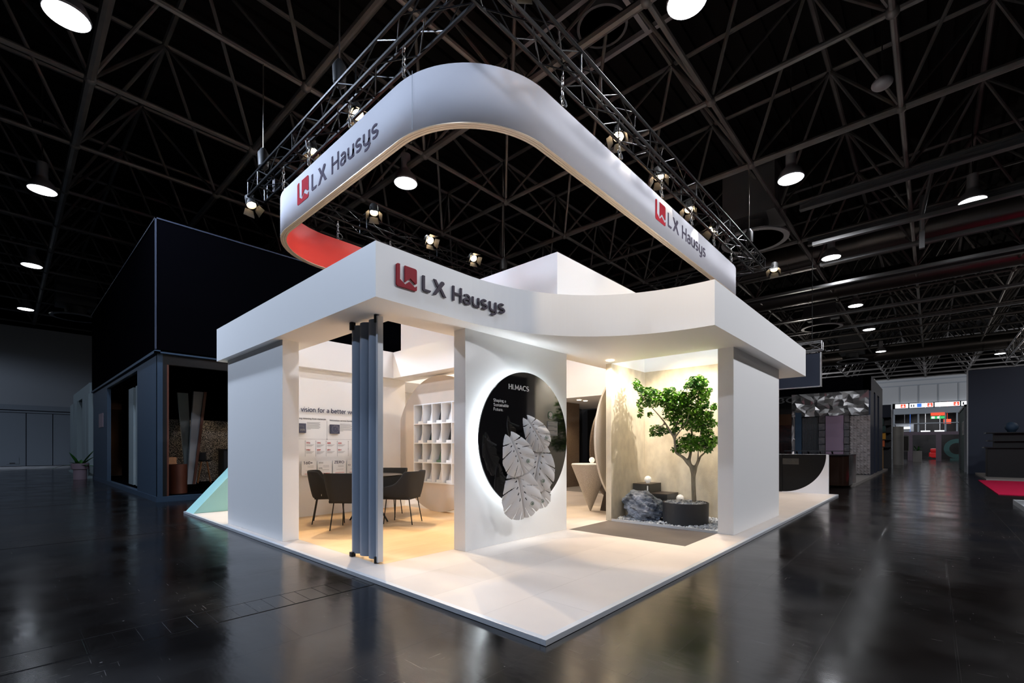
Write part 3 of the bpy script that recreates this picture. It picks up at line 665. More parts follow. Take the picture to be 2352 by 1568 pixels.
# spotlight fixtures
def spotlight(loc, tgt, lab, hang=(0,0,.2)):
    e = empty('stage_spotlight',loc,lab,'spotlight','black spotlights clamped to the truss')
    d = (Vector(tgt)-Vector(loc)).normalized(); q = d.to_track_quat('-Z','Y')
    def bld(mb,name,m):
        mb.v = [tuple(q@Vector(v)) for v in mb.v]; return mb.build(name,m,e,smooth=False)
    bld(MB().lathe([(.05,.24),(.085,.22),(.095,.02),(.085,.02),(.075,.2)],(0,0,0),20),'lamp_body','spotbody')
    bld(MB().lathe([(.082,.05),(0,.05)],(0,0,0),20),'lamp_face','lampwarm')
    for k,(ax,ay) in enumerate(((1,0),(-1,0),(0,1),(0,-1))):
        mb = MB(); px,py = -ay,ax; c = Vector((ax*.10,ay*.10,.01)); t = Vector((ax*.17,ay*.17,-.11))
        mb.add([c+Vector((px,py,0))*.08,c-Vector((px,py,0))*.08,t-Vector((px,py,0))*.11,t+Vector((px,py,0))*.11],[(0,1,2,3)])
        o = bld(mb,'barn_door','spotbody'); s = o.modifiers.new('solid','SOLIDIFY'); s.thickness = .003
    MB().tube((-.1,0,.0),(-.1,0,.12),.008,6).tube((.1,0,.0),(.1,0,.12),.008,6).tube((-.1,0,.12),(.1,0,.12),.008,6).tube((0,0,.12),hang,.012,6).build('yoke','spotbody',e)
    return e
SL = ['bright spotlight on the left truss, nearer the rear end','bright spotlight on the left truss just above the ring lettering','added unseen spotlight at the front corner of the truss, aimed at the curved canopy front','bright spotlight on the rear truss, left of the two beside the parapet','bright spotlight on the rear truss, right of the two beside the parapet',
 'spotlight on the right truss above the last letters of the ring','spotlight on the right truss above the ring emblem','spotlight on the right truss nearest the front corner','spotlight on the right truss, third from the front corner','spotlight at the far right end of the long truss','spotlight with open barn doors on the rear truss','spotlight with open barn doors at the rear end of the left truss']
def hang_of(p):
    x,y,z = p
    if y < 3 and x > 2: return (0,1.95-y if y > 1.9 else 1.65-y,.12)
    if x < 2.0 and y < 1.6: return (0,1.65-y,.1)
    if x < 2.0: return (1.25-x if x > 1.2 else 0,(0 if y < 8 else 8.1-y),.12 if z > 6.1 else .18)
    return (0,7.65-y,.12)
for (p,t,pw,a,c),lab in zip(TRUSS_SPOTS,SL): spotlight((p[0],p[1],p[2]),t,lab,hang_of(p))
# ================================================================ ROUND BACKLIT SIGN
DCX, DCZ, DR = 2.24, 1.325, .85
e = empty('round_sign',(DCX,2.173,DCZ),'large round gloss black sign with glowing white halo on the white display wall','wall sign')
MB().prism([[(DR*cos(t),DR*sin(t)) for t in [2*pi*k/96 for k in range(96)]]],-.118,-.098,'xz').build('disc','disc',e,bevel=.002)
MB().prism([[(.70*cos(t),.70*sin(t)) for t in [2*pi*k/64 for k in range(64)]]],-.098,-.001,'xz').build('spacer','whitegloss',e)
b = MB(); n=64
b.prism([[(.735*cos(2*pi*k/n),.735*sin(2*pi*k/n)) for k in range(n)],[(.702*cos(-2*pi*k/n),.702*sin(-2*pi*k/n)) for k in range(n)]],-.075,-.03,'xz')
b.build('led_strip','led',e)
pvd = (DCX,2.173,DCZ); fd = lambda x0,z0: (lambda a,b_,c:(x0+a,2.0545-c,z0+b_))
sans('brand_lettering','HI.MACS',.062,'leafwhite',fd(1.883,1.938),e,width=.385,weight=.10,depth=.004,pivot=pvd)
for t,z,wd in (('Shaping a',1.765,.215),('Sustainable',1.712,.262),('Future.',1.659,.165)):
    sans('slogan_line',t,.036,'leafwhite',fd(1.623,z),e,width=wd,weight=.09,depth=.003,pivot=pvd)
b = MB().prism([[(.45*.1+.45+.055*cos(t)-.02,.335+.055*sin(t)) for t in [2*pi*k/24 for k in range(24)]]],-.122,-.118,'xz').build('round_emblem','sagegreen',e)
b = MB().prism([[(.475+.036*cos(t),.345+.032*sin(t)) for t in [2*pi*k/20 for k in range(20)]]],-.124,-.122,'xz').box(.445,.505,-.124,-.122,.29,.305).build('emblem_print','leafwhite',e)
MB().box(.41,.635,-.1215,-.118,.06,.255).build('text_plate','greycol',e)
b = MB()
for k in range(11):
    if k in (3,7): continue
    b.box(.42,.42+.2*(1 if k%4 else .7),-.1235,-.1215,.235-k*.0155,.241-k*.0155)
b.build('text_plate_print','leafwhite',e)
# monstera leaves: a leaf outline with slits and holes, cut from a curved sheet
def monstera(name_loc, size, rot, tilt, seed, lab, curl=.25, w=1.0):
    r_ = random.Random(seed); N = 110
    slits = []
    for sgn in (-1,1):
        for i,(v,ang,ln) in enumerate(((.52,-5,.52),(.28,18,.6),(.02,34,.62),(-.22,52,.55),(-.45,68,.45))):
            slits.append((sgn,v+r_.uniform(-.03,.03),radians(ang),ln+r_.uniform(-.06,.06)))
    holes = []
    for sgn in (-1,1):
        for v,ang in ((.38,20),(.16,38),(-.06,50),(-.28,66)):
            holes.append((sgn*(.12+r_.uniform(0,.03)),v+r_.uniform(-.02,.02),sgn,radians(ang),.065,.022))
    def inside(x,y):
        # outline: heart-like leaf, tip down at y=-1, sinus at top
        if y > 1 or y < -1.02: return False
        t = (y+1)/2
        hw = .86*(sin(pi*min(1,t**.62)))**.62 if 0<t<1 else 0
        ax = abs(x)
        if ax > hw: return False
        if y > .72 and ax < (y-.72)*.75: return False
        for sgn,v,a,ln in slits:
            if x*sgn <= 0: continue
            # slit line from the margin inward: start on the midrib side at u0, direction outward
            dx,dy = cos(a), -sin(a); px,py = ax, y-v
            u = px*dx+py*dy; q = abs(-px*dy+py*dx)
            u0 = hw_at(v,a)-ln*.92
            if u > u0:
                wd = .006+.026*min(1,(u-u0)/.6)
                if q < wd: return False
        for hx,hy,sgn,a,la,lb in holes:
            dx,dy = sgn*cos(a), -sin(a); px,py = x-hx, y-hy
            u = px*dx+py*dy; q = -px*dy+py*dx
            if (u/la)**2+(q/lb)**2 < 1: return False
        return True
    def hw_at(v,a):
        s_ = .2
        while s_ < 1.3:
            x = s_*cos(a); y = v-s_*sin(a)
            if y<=-1 or y>=1: break
            t=(y+1)/2
            if x > .86*(sin(pi*min(1,t**.62)))**.62: break
            s_ += .02
        return s_
    keep = {}; mb = MB()
    def vid(i,j):
        if (i,j) not in keep:
            x = -1+2*i/N; y = -1.02+2.04*j/N
            z = curl*(.25-.55*x*x-.35*(y+.05)**2)+.05*abs(sin(y*6+abs(x)*5))*abs(x)+.04*(1-min(1,abs(x)*12))*-1
            keep[(i,j)] = len(mb.v); mb.v.append((x*size*.5*w, -z*size, y*size*.5))
        return keep[(i,j)]
    for i in range(N):
        for j in range(N):
            if inside(-1+2*(i+.5)/N, -1.02+2.04*(j+.5)/N): mb.f.append((vid(i,j),vid(i+1,j),vid(i+1,j+1),vid(i,j+1)))
    e = empty('monstera_leaf',name_loc,lab,'leaf relief','white monstera leaves on the round sign')
    o = mb.build('leaf_blade','leafwhite',e,smooth=False,recalc=False)
    for p in o.data.polygons: p.use_smooth = True
    s = o.modifiers.new('solid','SOLIDIFY'); s.thickness = .006
    e.rotation_euler = (radians(tilt[0]),radians(rot),radians(tilt[1]))
    MB().tube((0,.02,.3*size),(0,.12,.15*size),.012,8).build('mount_peg','leafwhite',e)
    # little printed tag near the tip
    q = MB(); c = (.16*size,-.008-curl*size*.13,-.26*size)
    q.prism([[(c[0]+.022*cos(t),c[2]+.024*sin(t)) for t in [2*pi*k/20 for k in range(20)]],[(c[0]+.018*cos(-t),c[2]+.02*sin(-t)) for t in [2*pi*k/20 for k in range(20)]]],c[1]-.006,c[1]-.001,'xz')
    q.prism([[(c[0]-.007,c[2]-.014),(c[0]+.009,c[2]-.006),(c[0]+.002,c[2]+.014)]],c[1]-.006,c[1]-.001,'xz')
    q.build('leaf_tag','sagegreen',e)
monstera((2.38,1.985,.66),.44,10,(4,-26),11,'small monstera leaf low at the right, behind the others',curl=.10,w=1.0)
monstera((2.28,1.93,.99),.66,8,(6,-30),12,'large monstera leaf on the right side of the sign',curl=.16,w=.92)
monstera((1.93,1.90,.70),.70,-14,(7,-26),13,'lowest monstera leaf, hanging below the edge of the black disc',curl=.18,w=.86)
monstera((1.78,1.83,1.16),.56,-26,(8,-26),14,'bright monstera leaf in the middle left of the sign',curl=.2,w=.86)
monstera((2.16,1.86,1.41),.52,-36,(12,-34),15,'topmost monstera leaf, turned sideways and darker, near the round emblem',curl=.26,w=.72)
# ================================================================ FOLDING DOOR at the corner of the meeting room
e = empty('folding_door',(.335,2.7,F),'slate blue folding concertina door standing stacked at the room corner','folding door')
def lobe(y0,y1,bulge,n=14):
    P = []
    for k in range(n+1):
        t = k/n; P.append((-bulge*sin(pi*t)**.7+.03, y0+(y1-y0)*t))
    return P
b = MB(); zb, zt = .035, 2.508
for i,(y0,y1) in enumerate(((.295,.125),(.12,-.055),(-.06,-.24))):
    P = lobe(y0,y1,.05+.004*i); n = len(P); Q = [(x+.085-.03,y) for x,y in reversed(P)]
    b = MB().prism([P+[(x+.03,y) for x,y in reversed(P)]],zb,zt); b.build('vinyl_fold','curtain',e,smooth=True)
MB().box(-.02,.045,-.285,-.25,.01,2.53).build('end_rail','alu',e,bevel=.004)
b = MB().box(-.05,.0,.185,.235,0.0,.05).build('floor_guide','rubber',e,bevel=.004)
MB().box(-.035,.01,-.262,-.235,0,.07).build('floor_guide','rubber',e,bevel=.004)
MB().box(-.05,.0,.185,.235,2.46,SO-F).build('top_hanger','rubber',e,bevel=.004)
MB().box(-.035,.01,-.262,-.235,2.46,SO-F).build('top_hanger','rubber',e,bevel=.004)
# ================================================================ TIMELINE WALL CONTENT
YW = 6.2
e = empty('wall_headline',(1.6,YW,1.87),'dark raised letters saying vision for a better world on the cream wall','lettering')
fw = lambda x0,z0,dy=0: (lambda a,b_,c:(x0+a,YW-.004-dy-c,z0+b_))
pw = (1.6,YW,1.87)
def fhead(a,b_,c):  # baseline at 1.845
    return (1.142+a,YW-.03-c,1.838+b_)
sans('headline_text','vision for a better world',.082,'picture',fhead,e,width=1.095,weight=.105,depth=.006,pivot=pw,track=.035)
MB().box(-.5,.55,-.034,-.028,-.034,-.031).build('standoff_wire','alu',e)
e = empty('timeline_print',(1.6,YW,1.35),'small printed company timeline with red years and thin grey lines','wall print')
pt = (1.6,YW,1.35)
for t,x,z,wd in (('ing meaning from materials',1.127,1.712,.47),('Innovation across borders',1.663,1.700,.47)):
    sans('subheading',t,.028,'ink',fw(x,z),e,width=wd,depth=.002,pivot=pt)
for x,z,t in ((1.245,1.293,'1976'),(1.43,1.293,'1995'),(1.615,1.293,'2005'),(1.818,1.293,'2020'),(1.245,1.172,'1984'),(1.43,1.172,'2009'),(1.615,1.172,'2011'),(1.818,1.172,'2021')):
    sans('year',t,.026,'redink',fw(x,z),e,width=.068,depth=.002,pivot=pt,weight=.12)
b = MB(); B2 = lambda x0,x1,z0,z1: b.box(x0-pt[0],x1-pt[0],-.003,-.0005,z0-pt[2],z1-pt[2])
for x in (1.23,1.415,1.6,1.805,2.02):
    B2(x-.0015,x+.0015,1.07,1.345); B2(x-.005,x+.005,1.335,1.345); B2(x-.005,x+.005,1.195,1.205)
B2(1.1,2.3,1.371,1.374); B2(1.612,1.616,1.371,1.70); B2(1.606,1.622,1.365,1.381)
for x,z,nl in ((1.262,1.66,9),(1.86,1.655,10)):
    for k in range(nl): B2(x,x+(.23 if k<nl-1 else .06)-.02*(k%3==1),z-k*.0145,z-k*.0145+.005)
for x,z in ((1.245,1.275),(1.43,1.275),(1.615,1.275),(1.818,1.275),(1.245,1.154),(1.43,1.154),(1.615,1.154),(1.818,1.154)):
    for k in range(3+(x==1.43)): B2(x,x+(.14,.12,.1,.07)[k],z-k*.013,z-k*.013+.004)
b.build('timeline_lines','greycol',e)
for x0,x1,z0,z1,lab in ((1.06,1.222,1.476,1.636,'dark blue picture block with pale drawing, at the left edge of the timeline'),(1.663,1.826,1.478,1.634,'dark blue picture block with a pale circle drawing, in the middle of the timeline')):
    e = empty('picture_block',((x0+x1)/2,YW,(z0+z1)/2),lab,'picture'); h=(x1-x0)/2
    MB().box(-h,h,-.055,-.001,-h,h).build('block','picture',e,bevel=.002)
    q = MB(); n=28
    if 'circle' in lab:
        q.prism([[(h*.8*cos(2*pi*k/n),h*.8*sin(2*pi*k/n)) for k in range(n)],[(h*.77*cos(-2*pi*k/n),h*.77*sin(-2*pi*k/n)) for k in range(n)]],-.058,-.0555,'xz')
        for a_,c_ in ((-.02,.05),(.01,.035),(.04,.03),(.045,-.0),(-.005,.0),(.06,-.015)): q.box(a_,a_+.01,-.058,-.0555,c_,c_+.01)
    else:
        q.box(-h*.5,h*.5,-.058,-.0555,h*.4,h*.44).box(h*.46,h*.5,-.058,-.0555,-h*.5,h*.4)
        for k in range(7): q.box(-.02+.012*k,-.013+.012*k,-.058,-.0555,-.05+.006*(k%3),-.01-.008*(k%2))
    q.build('line_drawing','greycol',e)
cards = [(1.15,1.405,'160+','left white acrylic fact card reading 160+'),(1.424,1.683,'2030','white acrylic fact card between 160+ and ZERO'),(1.70,1.951,'ZERO','white acrylic fact card reading ZERO'),(1.968,2.22,'10','white acrylic fact card half hidden by the blue folding door')]
for x0,x1,t,lab in cards:
    e = empty('fact_card',((x0+x1)/2,YW,.872),lab,'info card','white fact cards in a row on the cream wall'); h=(x1-x0)/2
    r=.018; P=[]
    for cx,cz,a0 in ((h-r,.125-r,0),(-h+r,.125-r,90),(-h+r,-.125+r,180),(h-r,-.125+r,270)): P += A_(cx,cz,r,r,a0,a0+90,5)
    MB().prism([P],-.05,-.035,'xz').build('card','paper',e)
    for sx in (-1,1): MB().tube((sx*h*.75,-.035,.08),(sx*h*.75,-.001,.08),.006,8).build('standoff','alu',e)
    f2 = lambda x,z:(lambda a,b_,c:(x+a,-.0505-c,z+b_))
    if t == '2030':
        sans('print_title','2030',.026,'greycol',f2(-h+.018,.075),e,width=.08,depth=.002); sans('print_title','50%',.026,'greycol',f2(-h+.018,-.02),e,width=.065,depth=.002)
    elif t == '10': sans('print_title','10',.03,'picture',f2(-h+.015,.02),e,width=.05,depth=.002,weight=.11)
    else: sans('print_title',t,.048,'picture',f2(-h+.024,.068),e,width=.19 if t=='ZERO' else .165,depth=.002,weight=.12)
    q = MB()
    for k in range(3): q.box(-.03-.03*(k==2),.075,-.0525,-.0505,.035-k*.022-.03*(k==2),.039-k*.022-.03*(k==2))
    q.build('print_lines','greycol',e); MB().box(-.08,.09,-.0525,-.0505,-.1,-.094).build('print_footer','redink',e)
MB  # small door handle slot in the wall right of the door
tag(MB().box(2.64,2.66,6.185,6.2,1.16,1.32).build('recessed_handle','greycol'),'narrow grey recessed handle in the cream wall left of the round shelf','handle')
# ================================================================ ROUND SHELF
XS = 3.15; SC = (5.03,1.30); SR = 1.262
gy = [4.33+.282*k for k in range(6)]; gz = [.57+.37*k for k in range(5)]
e = empty('round_shelf',(XS,SC[0],F),'large cream disc standing upright with a grid of small shelf pockets','shelf')
loop = [(SR*cos(t),SC[1]-F+SR*sin(t)) for t in [2*pi*k/96 for k in range(96)]]
tk = .011
Y0,Y1,Z0,Z1 = gy[0]-SC[0]-tk,gy[-1]-SC[0]+tk,gz[0]-F-tk,gz[-1]-F+tk
MB().prism([loop,[(Y0,Z0),(Y0,Z1),(Y1,Z1),(Y1,Z0)]],0,.02,'yz').build('front_disc','lino',e)
b = MB()
for i in range(6): b.box(-.003,.21,gy[i]-SC[0]-tk+.0008,gy[i]-SC[0]+tk-.0008,Z0+.001,Z1-.001)
b.build('upright_dividers','paper',e)
b = MB()
for j in range(5): b.box(-.0042,.212,Y0+.0012,Y1-.0012,gz[j]-F-tk+.0008,gz[j]-F+tk-.0008)
b.build('shelf_boards','paper',e)
MB().box(.213,.228,gy[0]-SC[0]-.02,gy[-1]-SC[0]+.02,gz[0]-F-.02,gz[-1]-F+.02).build('back_board','paper',e)
MB().prism([loop+[] , [(y*.985,(z-SC[1]+F)*.985+SC[1]-F) for y,z in reversed(loop)]],.02,.1,'yz').build('edge_band','lino',e)
# sample slabs leaning in the pockets
colm = {(3,3-0):'black'}
names = ['top','second','third','bottom']; cols_ = ['first','second','third','fourth','fifth']
def sample(i,j,m,lab):
    # i: column counted from the left as seen (high y first); j: row from the top
    y1 = gy[5-i]; z0 = gz[3-j]+tk+.001; y0 = gy[4-i]+tk+.003
    e = empty('sample_slab',(XS+.06,y0,z0),lab,'sample','material samples standing in the round shelf')
    mb = MB().obox((.078,.112,.15),(.004,0,-.0012),(0,.09,0),(.042,0,.14)); mb.build('slab',m,e)
    MB().box(-.02,.03,.03,.19,0,.045).build('foot_block','paper' if m!='sagegreen' else m,e,bevel=.002)
for j in range(4):
    for i in range(4):
        m = 'paper'; cn = 'white'
        if (j,i) in ((0,2),(1,3)): m='black'; cn='black'
        if (j,i)==(2,2): m='sagegreen'; cn='sage green'
        if (j,i)==(1,1): m='teal'; cn='dark green'
        if (j,i)==(2,0): m='terrazzo'; cn='speckled'
        sample(i,j,m,'%s sample slab in the %s shelf row, %s pocket from the left'%(cn,names[j],cols_[i]))
# ================================================================ CHAIRS AND TABLE
def chair_proto(lab):
    e = empty('armchair',(0,0,0),lab,'chair','charcoal felt armchairs around the meeting table')
    # shell path (x right, y forward = +y). u-shape from front left round the back to front right
    pts = []
    W,D = .255,.235
    seg = []
    seg += [(-W-.005,D-.0+.02,.0),(-W-.01,.12,.25),(-W-.01,0,.5),(-W,-.10,.75)]
    n = 9
    for k in range(n+1):
        a = pi + (pi)*k/n; ex = .62
        cx = cos(a); sy = sin(a)
        x = W*abs(cx)**ex*(1 if cx>0 else -1); y = -.12 - .125*abs(sy)**ex
        seg.append((x,y,1.0))
    seg += [(W,-.10,.75),(W+.01,0,.5),(W+.01,.12,.25),(W+.005,D+.02,.0)]
    def top(x,y):
        # arm height .56 front, .62 near the back, sweeping up to .825 on the back
        if y > .0: return .57+.055*(1-(y)/.26)
        if y > -.12: return .625+.20*((-y)/.12)**1.5
        return .825
    mb = MB(); N = len(seg); th = .032
    cen = Vector((0,.02))
    for x,y,_ in seg:
        p = Vector((x,y)); d = (p-cen).normalized(); zt = top(x,y); fl = 1+.0*zt
        back = max(0,min(1,(-y-.05)/.1))
        ot = p + d*(.035+.05*back); ob = p*0.93; it = ot - d*th; ib = ob - d*th
        mid = p*1.0 + d*.012
        prof = [(ob.x,ob.y,.39),(mid.x,mid.y,.46),(ot.x,ot.y,zt-.012),((ot.x+it.x)/2,(ot.y+it.y)/2,zt),(it.x,it.y,zt-.012),((mid-d*th).x,(mid-d*th).y,.47),(ib.x,ib.y,.41)]
        mb.v += prof
    k = 7
    for i in range(N-1):
        for j in range(k):
            a = i*k+j; b2 = i*k+(j+1)%k; mb.f.append((a,a+k,b2+k,b2))
    mb.f.append(tuple(range(k))); mb.f.append(tuple(reversed(range((N-1)*k,N*k))))
    o = mb.build('shell','chair',e,smooth=False)
    for p in o.data.polygons: p.use_smooth = True
    sm = o.modifiers.new('sub','SUBSURF'); sm.levels = 1; sm.render_levels = 2
    MB().box(-.235,.235,-.2,.25,.385,.43).build('seat_base','chair',e,bevel=.012,seg=3)
    MB().box(-.222,.222,-.19,.255,.43,.478).build('seat_cushion','chair',e,bevel=.02,seg=4)
    for sx in (-1,1):
        for y0,y1 in ((.2,.235),(-.17,-.235)):
            MB().tube((sx*.17,y0,.39),(sx*.2,y1,0),.0085,10).build('leg','leg',e,smooth=True)
    MB().box(.2645,.2675,-.1,-.094,.44,.47).build('side_label','paper',e)
    return e
CH = [(1.24,5.36,radians(-118),'charcoal felt armchair at the far left, seen from its side against the fact cards'),
      (1.18,4.58,radians(-49),'charcoal armchair with its back to the viewer, half hidden by the blue folding door'),
      (2.00,4.43,radians(32),'charcoal felt armchair nearest the round shelf, right of the folding door, facing left'),
      (2.27,5.30,radians(131),'charcoal armchair behind the table, facing the viewer')]
cp = None
for x,y,a,lab in CH:
    if cp is None: cp = chair_proto(lab); cp.location=(x,y,F+.001); cp.rotation_euler=(0,0,a)
    else: copy_tree(cp,(x,y,F+.001),a,lab)
e = empty('meeting_table',(1.72,4.98,F+.001),'round dark meeting table between the charcoal armchairs','table')
MB().lathe([(0,.725),(.47,.725),(.53,.742),(.532,.75),(0,.75)],(0,0,0),56).build('table_top','tabletop',e,smooth=True)
for k in range(4):
    a = k*pi/2+.5; MB().tube((-.12*cos(a),-.12*sin(a),.725),(.34*cos(a),.34*sin(a),.0),.013,10).build('leg','leg',e,smooth=True)
# ================================================================ GARDEN NICHE
rnd = random.Random(3)
bed = MB()
def stone(mb,x,y,z,r,rn):
    n0 = len(mb.v); a = rn.uniform(0,6.28); ca,sa = cos(a),sin(a); sx,sy,sz = r*rn.uniform(.9,1.5),r*rn.uniform(.7,1.1),r*rn.uniform(.5,.8)
    V = []
    for k,(zz,rr,nn) in enumerate(((-1,.45,4),(-.2,1,6),(.55,.8,5),(1,.3,4))):
        for i in range(nn):
            t = 2*pi*i/nn+k*.5+rn.uniform(-.2,.2); q = rr*rn.uniform(.85,1.1); px,py,pz = sx*q*cos(t),sy*q*sin(t),sz*zz
            V.append((x+px*ca-py*sa,y+px*sa+py*ca,z+pz))
    return V
def hull(mb,V):
    b = bmesh.new(); vv = [b.verts.new(v) for v in V]; r = bmesh.ops.convex_hull(b,input=vv); b.verts.index_update()
    used = [v for v in b.verts if v.link_faces]; idx = {v:i for i,v in enumerate(used)}
    mb.add([v.co[:] for v in used],[tuple(idx[v] for v in f.verts) for f in b.faces]); b.free()
protos = []
for k in range(14):
    m_ = MB(); hull(m_, stone(m_,0,0,0,.026,rnd)); protos.append(m_)
def scatter(mb,x,y,z,s):
    p = rnd.choice(protos); a = rnd.uniform(0,6.28); t = rnd.uniform(-.5,.5); R = Matrix.Rotation(a,3,'Z')@Matrix.Rotation(t,3,'X')
    mb.add([Vector((x,y,z))+R@(Vector(v)*s) for v in p.v], p.f)
POT = (4.80,1.05)
n = 0
while n < 2600:
    x,y = rnd.uniform(4.40,5.52), rnd.uniform(.46,2.06)
    if math.hypot(x-POT[0],y-POT[1]) < .3: n+=1; continue
    edge = min(1,(x-4.40)/.12)
    scatter(bed,x,y,F+.008+rnd.uniform(0,.035)*edge,rnd.uniform(.6,1.15)); n += 1
o = bed.build('gravel_bed','gravel',recalc=False); tag(o,'loose grey gravel covering the floor of the garden niche','gravel',kind='stuff')
tag(MB().box(4.362,4.38,.432,2.08,F,F+.035).build('gravel_edging','alu'),'thin pale metal edging strip in front of the gravel','edging')
# boulder
def boulder():
    b = bmesh.new(); bmesh.ops.create_icosphere(b,subdivisions=5,radius=1)
    from mathutils import noise as nz
    for v in b.verts:
        p = v.co.normalized()
        d = 1+.16*nz.noise(p*1.6+Vector((3,1,5)))+.10*nz.noise(p*4)+.05*nz.noise(p*9)+.03*nz.noise(p*18)
        q = nz.noise(Vector((p.x*2+1,p.y*2,p.z*5+p.x*2)))
        d += .06*(1 if q>.1 else q*2)
        v.co = Vector((p.x*.25*d, p.y*.345*d, max(-.15,p.z*.26*d) + .05*(p.y)))
    me = bpy.data.meshes.new('boulder'); b.to_mesh(me); b.free()
    o = bpy.data.objects.new('boulder',me); COL.objects.link(o); me.materials.append(M['rock'])
    for p in me.polygons: p.use_smooth = False
    return o
o = boulder(); o.location = (4.74,1.71,F+.215); o.rotation_euler = (0,0,radians(-15)); tag(o,'large rugged blue grey boulder with white veins lying on the gravel','rock')
# stepped plinths in the corner
for x0,x1,y0,y1,z,lab in ((5.07,5.525,1.77,2.07,.61,'tallest dark plinth in the niche corner, behind the boulder'),(5.07,5.525,1.46,1.765,.46,'middle height dark plinth beside the tallest one'),(5.07,5.525,1.15,1.455,.305,'lowest dark plinth, half hidden by the planter')):
    e = empty('display_plinth',((x0+x1)/2,(y0+y1)/2,F),lab,'plinth','stepped dark plinths in the niche'); a,c = (x1-x0)/2,(y1-y0)/2
    MB().box(-a,a,-c,c,0,z-F-.012).build('body','charcoal',e,bevel=.002)
    MB().box(-a-.002,a,-c-.002,c,z-F-.012,z-F).build('cover_slab','darkbrown',e,bevel=.002)
    if z > .6: MB().box(-a-.0035,-a-.001,-c+.02,-c+.04,.44,.54).build('small_label','paper',e)
def globe(x,y,z,r,lab):
    e = empty('globe_lamp',(x,y,z),lab,'globe lamp','small white globe lamps')
    MB().ball((0,0,r+.006),r,28,18).build('glass_globe','globe',e,smooth=True); MB().lathe([(r*.6,0),(r*.62,.012),(0,.012)],(0,0,0),20).build('base_ring','paper',e,smooth=True)
globe(5.281,1.896,.61,.06,'small white globe lamp on the tallest dark plinth')
globe(5.43,1.39,.305,.062,'small white globe lamp on the lowest plinth, peeking over the planter')
# planter
e = empty('planter',(POT[0],POT[1],F+.003),'wide low round matt dark planter holding the tree','planter')
MB().lathe([(.0,0),(.315,0),(.33,.01),(.335,.345),(.325,.35),(.318,.345),(.315,.30),(0,.30)],(0,0,0),64).build('bowl','pot',e,smooth=True)
q = MB()
for k in range(520):
    a = rnd.uniform(0,6.28); r = .305*sqrt(rnd.random()); scatter(q,r*cos(a),r*sin(a),.31+rnd.uniform(0,.035),rnd.uniform(.5,1.0))
tag(q.build('gravel_top','gravel',e,recalc=False),kind='stuff')
# tree: trunk and limbs grown from a skeleton
e = empty('indoor_tree',(POT[0],POT[1],F+.33),'small leafy indoor tree with forked grey trunk in the dark planter','tree')
f_, a_ = 1059.35, radians(42.32388)
def tp(u,v,x):      # a point of the tree at distance x (metres along the hall) for the shape read off the photograph
    r = (u-1176)/f_; d = (cos(a_)+r*sin(a_), sin(a_)-r*cos(a_), (1028.27-v)/f_); t = (x-CX)/d[0]
    return Vector((x, CY+d[1]*t, CZ+d[2]*t)) - Vector((POT[0],POT[1],F+.33))
def zz(px,py): return (1440+px/6.272, 850+py/6.272)
limbs = [  # (points in the zoomed sketch, distance, radius)
 ([((970,1900),4.80,.036),((960,1700),4.80,.034),((955,1560),4.80,.034),((963,1430),4.80,.037)]),
 ([((963,1430),4.80,.034),((880,1330),4.78,.030),((815,1258),4.74,.024),((705,1188),4.70,.02),((690,1040),4.68,.018),((682,970),4.68,.018),((620,880),4.66,.014),((555,765),4.64,.012),((460,650),4.62,.009),((380,560),4.6,.007),((250,430),4.58,.005),((130,200),4.56,.003)]),
 ([((682,970),4.68,.014),((700,850),4.72,.012),((740,700),4.78,.01),((640,420),4.8,.006),((650,280),4.8,.003)]),
 ([((682,970),4.68,.012),((760,880),4.66,.009),((860,760),4.6,.007),((900,600),4.6,.004)]),
 ([((880,1330),4.78,.028),((905,1250),4.84,.024),((935,1100),4.88,.016),((935,850),4.9,.012),((990,600),4.95,.009),((1040,350),4.95,.006),((1060,110),4.95,.003)]),
 ([((963,1430),4.80,.026),((1020,1340),4.84,.018),((1060,1240),4.88,.014),((1130,1180),4.9,.011),((1200,1060),4.92,.008),((1290,960),4.92,.004)]),
 ([((1020,1340),4.84,.008),((1028,1150),4.8,.006),((1060,900),4.78,.006),((1130,700),4.78,.005),((1290,500),4.8,.003)]),
 ([((820,1258),4.74,.008),((760,1150),4.68,.005),((680,1100),4.66,.003)]),
 ([((555,765),4.64,.007),((430,850),4.6,.004),((340,870),4.58,.003)])]
me = bpy.data.meshes.new('trunk'); V=[]; E_=[]; R_=[]; idx={}
for l in limbs:
    prev=None
    for (p,x,r) in l:
        k = (p,x)
        if k not in idx: idx[k]=len(V); V.append(tp(*zz(*p),x)); R_.append(r)
        if prev is not None: E_.append((prev,idx[k]))
        prev = idx[k]
me.from_pydata(V,E_,[]); trunk = bpy.data.objects.new('trunk',me); COL.objects.link(trunk); trunk.parent = e; me.materials.append(M['bark'])
sk = trunk.modifiers.new('skin','SKIN'); me.skin_vertices[0].data[0].use_root = True
for i,r in enumerate(R_): me.skin_vertices[0].data[i].radius = (r,r)
sb = trunk.modifiers.new('sub','SUBSURF'); sb.levels = 2; sb.render_levels = 2
